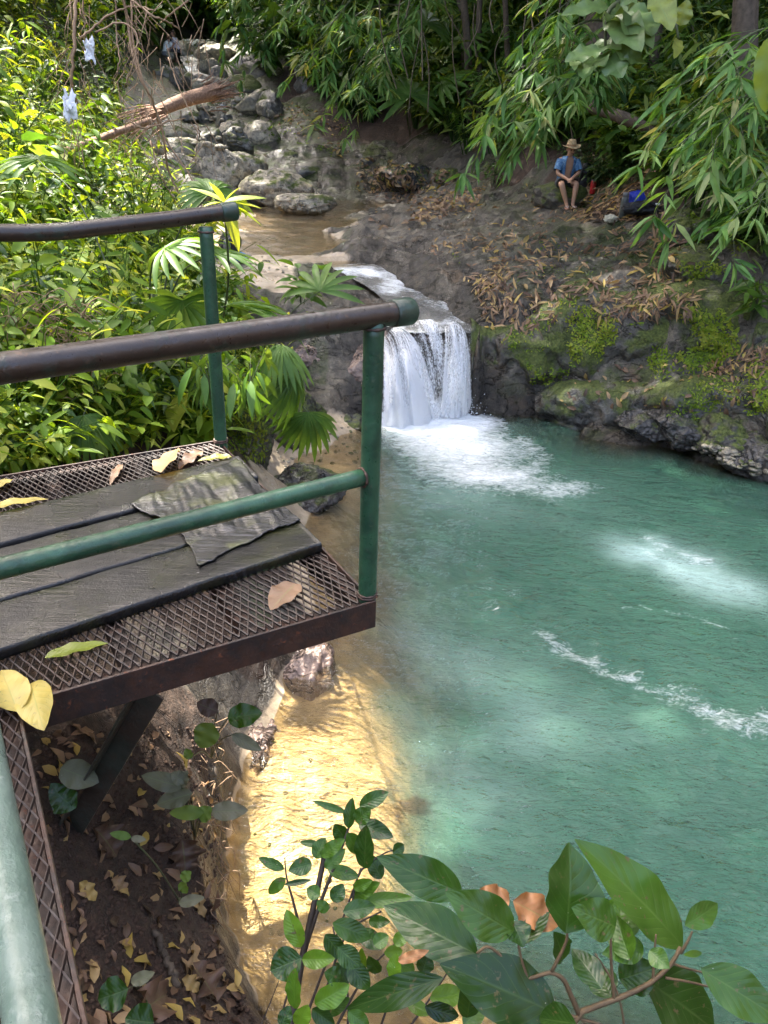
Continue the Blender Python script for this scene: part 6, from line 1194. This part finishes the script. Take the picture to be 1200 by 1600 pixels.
# three bathers far upstream
def far_person(label, u, v, y, sc_, rz, mshirt, mlow, hair, bend=.1, arm=(.2, -.35, .5), longhair=False):
    p = Y(u, v, y); t_ = thing('person', label, 'person', p - EZ * .5 * sc_, rz, 'three bathers upstream'); t_.scale = (sc_,) * 3
    Q = dict(pelvis=(0, .02, .50), waist=(0, -bend * .3, .68), chest=(0, -bend, .90), neck=(0, -bend * 1.3, 1.06), jaw=(0, -bend * 1.3 - .05, 1.12), head=(0, -bend * 1.3 - .04, 1.20), shL=(-.19, -bend, .98), shR=(.19, -bend, .98), elL=(-.25, -bend - .08, .72), elR=tuple(np.array((.25, -bend - .1, .74)) + .0), wrL=(-.15, -.35, .6), wrR=arm, hipL=(-.1, -.02, .49), hipR=(.1, -.02, .49), knL=(-.16, -.44, .52), knR=(.16, -.44, .52), anL=(-.14, -.5, .1), anR=(.14, -.5, .1), ftL=(-.14, -.57, .05), ftR=(.14, -.57, .05), toL=(-.14, -.68, .03), toR=(.14, -.68, .03))
    body(t_, Q, M_skin)
    garment('shirt', [shell([((0, .0, .50), .185, .165), ((0, -bend * .3, .66), .175, .155), ((0, -bend * .8, .84), .20, .168), ((0, -bend, .97), .20, .145), ((0, -bend * 1.2, 1.05), .09, .085)]), sleeve((-.17, -bend, .98), (-.24, -bend - .06, .78), .085, .08), sleeve((.17, -bend, .98), (.24, -bend - .07, .78), .085, .08)], mshirt, t_)
    garment('shorts', [shell([((0, .02, .40), .17, .15), ((0, .02, .50), .185, .16), ((0, 0, .60), .165, .145)]), sleeve((-.10, .02, .49), (-.15, -.36, .52), .115, .095), sleeve((.10, .02, .49), (.15, -.36, .52), .115, .095)], mlow, t_)
    V, F = ICO[4]; hd = np.array(Q['head']); keep_ = ((V[F].mean(1) @ np.array([0, -1, -.5])) < .35); Vh = V * np.array([.106, .112, .115]) + hd + np.array([0, .012, .02])
    if longhair: Vh = Vh + np.c_[0 * V[:, 0], .02 * (V[:, 2] < 0), -.30 * np.clip(-V[:, 2], 0, 1)]
    mesh('hair', Vh, F[keep_], hair, t_)
far_person('far bather in white shirt with back turned, leaning over the stream rocks', 259, 84, 39.3, .92, 2.5, plain_mat('white_shirt', (.72, .74, .72), .8), plain_mat('grey_shorts', (.12, .12, .13), .8), M_brownhair, .16, (.45, -.45, .62))
far_person('far bather with long dark hair and dark top between two pale shirts', 268, 79, 39.8, .92, 2.9, plain_mat('black_top', (.025, .025, .035), .8), plain_mat('black_shorts', (.02, .02, .025), .8), M_hair, .08, longhair=True)
far_person('far bather in pale lilac shirt sitting upright and turned sideways', 277, 79, 39.5, .92, -1.2, plain_mat('lilac_shirt', (.55, .52, .62), .8), plain_mat('dark_far_shorts', (.04, .04, .05), .8), M_brownhair, .08)

# ================================================================== BELONGINGS
def lump(dims, seed, sub=5, cuts=5, flat=.8, amp=.09):
    V, F = ICO[sub]; V = V.copy(); rs_ = np.random.default_rng(seed)
    for k in range(cuts):
        n_ = nrm(rs_.normal(size=3)); V = V - np.clip(V @ n_ - rs_.uniform(.6, flat), 0, 9)[:, None] * n_ * .85
    V = V * (1 + amp * fbm(V * 2.5 + seed, 4, seed)[:, None]); return V * np.array(dims) / 2, F
M_black = plain_mat('black_nylon', (.018, .018, .02), .55, .3, 30); M_blue = plain_mat('blue_nylon', (.03, .055, .42), .5, .25, 20, .4); M_grey = plain_mat('grey_steel', (.2, .21, .21), .35); M_red = plain_mat('red_can_paint', (.5, .03, .03), .35, .1)
def at(u, v, dz=0): p, _ = hit(u, v); return p + EZ * dz
p = at(925, 303); cn = thing('drink_can', 'red drink can standing among dead leaves beside the man', 'can', p); cs_ = 1.3
V, F = lathe([(0, 0), (.036, 0), (.042, .01), (.042, .16), (.036, .178), (.034, .176), (0, .172)], 20); mesh('body', V * cs_, F, M_red, cn); V, F = lathe([(0, .173), (.034, .178), (.037, .184), (.034, .19), (0, .186)], 20); mesh('lid', V * cs_, F, M_grey, cn)
p = at(910, 296); bg_ = thing('backpack', 'black backpack standing on the rock right behind the man', 'backpack', p + np.array([.02, .1, .0])); V, F = lump((.34, .26, .5), 5); mesh('bag', V + EZ * .22, F, M_black, bg_)
mesh('strap', *tube(bez([(-.1, -.13, .1), (-.12, -.19, .26), (-.05, -.13, .42)], 10), .016, 6), M_black, bg_); V, F = lump((.24, .1, .22), 6); mesh('front_pocket', V + np.array([0, -.13, .14]), F, M_black, bg_)
p = at(985, 333); bb_ = thing('blue_bag', 'bright blue bag slumped on dead leaves beneath the bamboo', 'bag', p); V, F = lump((.5, .3, .56), 8, cuts=8, flat=.7, amp=.12); mesh('bag', V + EZ * .24, F, M_blue, bb_); bb_.rotation_euler = (0, .35, .3); bb_.scale = (.66,) * 3
g = MB()
for q in (-.1, .08): g.add(*tube(bez([(q, -.155, .02), (q + .03, -.175, .25), (q + .08, -.1, .5)], 10), .012, 6))
g.build('seams', M_blue, bb_)
p = at(1003, 338); b2 = thing('black_bag', 'black bag lying flat against the blue bag', 'bag', p); V, F = lump((.6, .32, .26), 9, amp=.14); mesh('bag', V + EZ * .1, F, M_black, b2); mesh('strap', *tube(bez([(-.1, -.15, .08), (0, -.2, .2), (.15, -.14, .14)], 10), .015, 6), M_black, b2); V, F = lump((.09, .03, .04), 4, 3); mesh('label', V + np.array([.16, -.13, .19]), F, plain_mat('white_label', (.7, .7, .7), .6), b2)
p = at(972, 340); bo = thing('steel_bottle', 'grey metal drinking bottle standing in front of the blue bag', 'bottle', p); V, F = lathe([(0, 0), (.045, 0), (.05, .01), (.05, .22), (.035, .26), (.0, .262)], 20); mesh('body', V * 1.15, F, plain_mat('dark_steel', (.09, .1, .095), .35), bo); V, F = lathe([(0, .26), (.036, .262), (.036, .31), (.0, .312)], 20); mesh('lid', V * 1.15, F, M_grey, bo)
p = at(953, 348); V, F = lump((.22, .15, .12), 15, 5, 6, .75, .2); o = mesh('crumpled_paper', V, F, plain_mat('cream_paper', (.55, .52, .40), .8)); o.location = tuple(p + EZ * .06); tag(o, 'crumpled cream paper lying on the leaf litter before the blue bag', 'paper')
p = at(362, 408); pk = thing('backpack', 'dark backpack with blue and white cloth left on the bleached rock', 'backpack', p); V, F = lump((.34, .26, .36), 21); mesh('bag', V + EZ * .24, F, M_black, pk); V, F = lump((.5, .36, .18), 22, amp=.2); mesh('cloth', V + EZ * .07, F, plain_mat('pale_blue_cloth', (.35, .45, .68), .8, .5, 14), pk); V, F = lump((.2, .15, .12), 25, amp=.2); mesh('blue_pouch', V + np.array([.14, -.12, .09]), F, plain_mat('bright_blue_cloth', (.06, .25, .55), .7), pk)
mesh('strap', *tube(bez([(-.05, 0, .38), (.0, .02, .62), (.06, .0, .40)], 12), .014, 6), plain_mat('brown_strap', (.16, .06, .04), .7), pk); V, F = lump((.14, .05, .14), 27); mesh('front_pocket', V + np.array([-.03, -.14, .25]), F, M_grey, pk)
M_plast = plain_mat('white_plastic_film', (.72, .72, .74), .4, .15, 20)
for k, (u, v, y, lab) in enumerate([(140, 78, 8.8, 'scrap of white plastic caught on dry twigs, upper of two'), (110, 165, 8.2, 'ragged white plastic bag hanging on a green stem below the other scrap')]):
    a, b = np.meshgrid(np.linspace(-1, 1, 22), np.linspace(-1, 1, 22)); q = np.c_[a.ravel(), 0 * a.ravel(), b.ravel()]; q = q + .5 * np.stack([fbm(q * 1.6 + i * 7 + k, 4, 50 + i) for i in range(3)], 1); q = q * np.array([.06, .05, .115]) * (1 if k else .8)
    i = np.arange(484).reshape(22, 22); o = mesh('plastic_scrap', q, np.stack([i[:-1, :-1], i[1:, :-1], i[1:, 1:], i[:-1, 1:]], -1).reshape(-1, 4), M_plast); o.location = tuple(Y(u, v, y)); md = o.modifiers.new('thickness', 'SOLIDIFY'); md.thickness = .003; tag(o, lab, 'litter')

# ================================================================== ADDED UNSEEN CANOPY (leaves placed to shade the gorge and leave chosen sun patches)
def sun_want(q):
    sh = SDIR[:2] / SDIR[2] * 1.2
    gp0 = lambda c, rx, ry, rot=0: blob(q[:, 0], q[:, 1], np.array(c)[:2] + sh, rx, ry, rot)          # for points on the pool
    g = lambda c, rx, ry, rot=0: blob(q[:, 0], q[:, 1], c, rx, ry, rot)
    up_ = lambda p, r: blob(q[:, 0], q[:, 1], np.array(p)[:2] + SDIR[:2] / SDIR[2] * (1.2 - p[2]), r, r)
    L = (.10 + .07 * (q[:, 1] > 17)) * (1 - np.minimum(1, 1.6 * blob(q[:, 0], q[:, 1], (2.0, 6.5), 5.0, 5.5))) + .95 * np.exp(-((np.clip(q[:, 0] + np.where(q[:, 1] < 8.5, 1.6, 3.1), 0, 9)) / .45) ** 2) * (q[:, 1] < 16) * (q[:, 1] > 3.6) * np.clip(.9 + .55 * fbm(np.c_[q * .8, 0 * q[:, 0]], 3, 15), 0, .95)
    L = np.maximum(L, .62 * (q[:, 0] < -2.4) * (q[:, 1] >= 14) * (q[:, 1] < 26))
    L = np.maximum(L, 2.4 * gp0((-.28, 3.1), .6, 1.4)); L = np.maximum(L, .36 * gp0((.35, 4.3), .8, 1.4, 20)); L = L * (1 - blob(q[:, 0], q[:, 1], (-.7, 2.2), .7, .75))
    L = np.maximum(L, .35 * g((-1.4, 12.0), 1.0, 1.2)); L = np.maximum(L, .4 * g((-.3, 13.6), .8, .7)); L = np.maximum(L, .4 * g((.6, 10.0), 1.0, .8))
    for c, r in (((1.9, 12.3), .9), ((3.5, 11), .8), ((5.2, 8.6), .9), ((3.2, 10), .6)): L = np.maximum(L, .35 * g(c, r, r))
    for p, r, k in (((.55, 9.9, .5), .75, .75), (Y(268, 75, 40), 1.2, .5), (Y(850, 130, 12), 1.6, .55), (Y(800, 220, 11.7), 1.0, .5), (Y(1090, 260, 8.6), 1.0, .6), (Y(1130, 330, 8.1), .7, .5), (Y(980, 60, 10.5), 1.0, .5), (Y(540, 100, 23), 3.5, .5), (Y(600, 60, 23), 2.5, .4), (Y(650, 180, 23), 1.5, .5), (Y(900, 240, 15.5), 1.0, .3), (Y(925, 520, 10), .6, .5), (Y(1100, 520, 9.4), .7, .5), (Y(800, 380, 13.5), 1.3, .3), (Y(1120, 610, 8.9), .5, .35)): L = np.maximum(L, k * up_(p, r))
    return L
TR = [((-20, 10), ''), ((-9, -7), ''), ((18, 22), ''), ((8, 44), ''), ((-22, 30), ''), ((-14, 54), '')]
rs = np.random.default_rng(99); n = 265000
q = np.c_[rs.uniform(-16, 10, n), rs.uniform(-4, 36, n)]; zz = rs.uniform(25, 34, n); tt = (zz - 1.2) / SDIR[2]
pp = np.c_[q, np.full(n, 1.2)] + SDIR[None] * tt[:, None]
kp = rs.random(n) > sun_want(q); kp &= (fbm(np.c_[q * .9, zz * .2], 3, 9) + rs.normal(0, .25, n)) > -1.2
dv = pp - CAM; wv_ = dv @ f_; vv = 800 - FPX * (dv @ cy) / np.maximum(wv_, .01); kp &= (vv < -60) | (wv_ < .2)
pp = pp[kp]; own = np.argmin(np.linalg.norm(pp[:, None, :2] - np.array([a for a, _ in TR])[None], axis=-1), 1)
LT_C = leaf_t(.6, 2, 1, 0, .2, cols=2)
labs = ['tall shade tree behind the walkway whose crown spreads over the bank', 'tall shade tree behind the viewer whose crown spreads over the pool', 'tall shade tree on the far bank slope above the mossy rocks', 'tall shade tree on the slope above the man in the straw hat', 'tall shade tree on the slope above the sunlit undergrowth', 'tall shade tree above the head of the valley']
for k, ((x, y), _) in enumerate(TR):
    s = pp[own == k]
    if len(s) < 10: continue
    b = np.array([x, y, GZ(x, y) - .3]); t_ = thing('canopy_tree', labs[k], 'tree', b); Fo = Foliage(); m_ = len(s)
    d = rs.normal(size=(m_, 3)) * np.array([1, 1, .4]); Fo.stamp(LT_C, s - b, d, np.tile(EZ, (m_, 1)) + rs.normal(0, .5, (m_, 3)), (.29 * rs.uniform(.6, 1.4, m_)), np.clip(rs.normal(.45, .2, m_), 0, 1)); Fo.build('crown', G_dark, t_)
    S = MB(); tp_ = np.array([x, y, 28.]) - b; S.add(*tube(bez([np.zeros(3), tp_ * .5 + np.array([.3, .1, 0]), tp_], 14), (.5, .25), 10))
    for j in range(6): e = s[rs.integers(m_)] - b; S.add(*tube(bez([tp_ * rs.uniform(.7, 1), (tp_ + e) / 2 + EZ, e], 8), (.12, .02), 6))
    S.build('trunk', M_bark, t_)
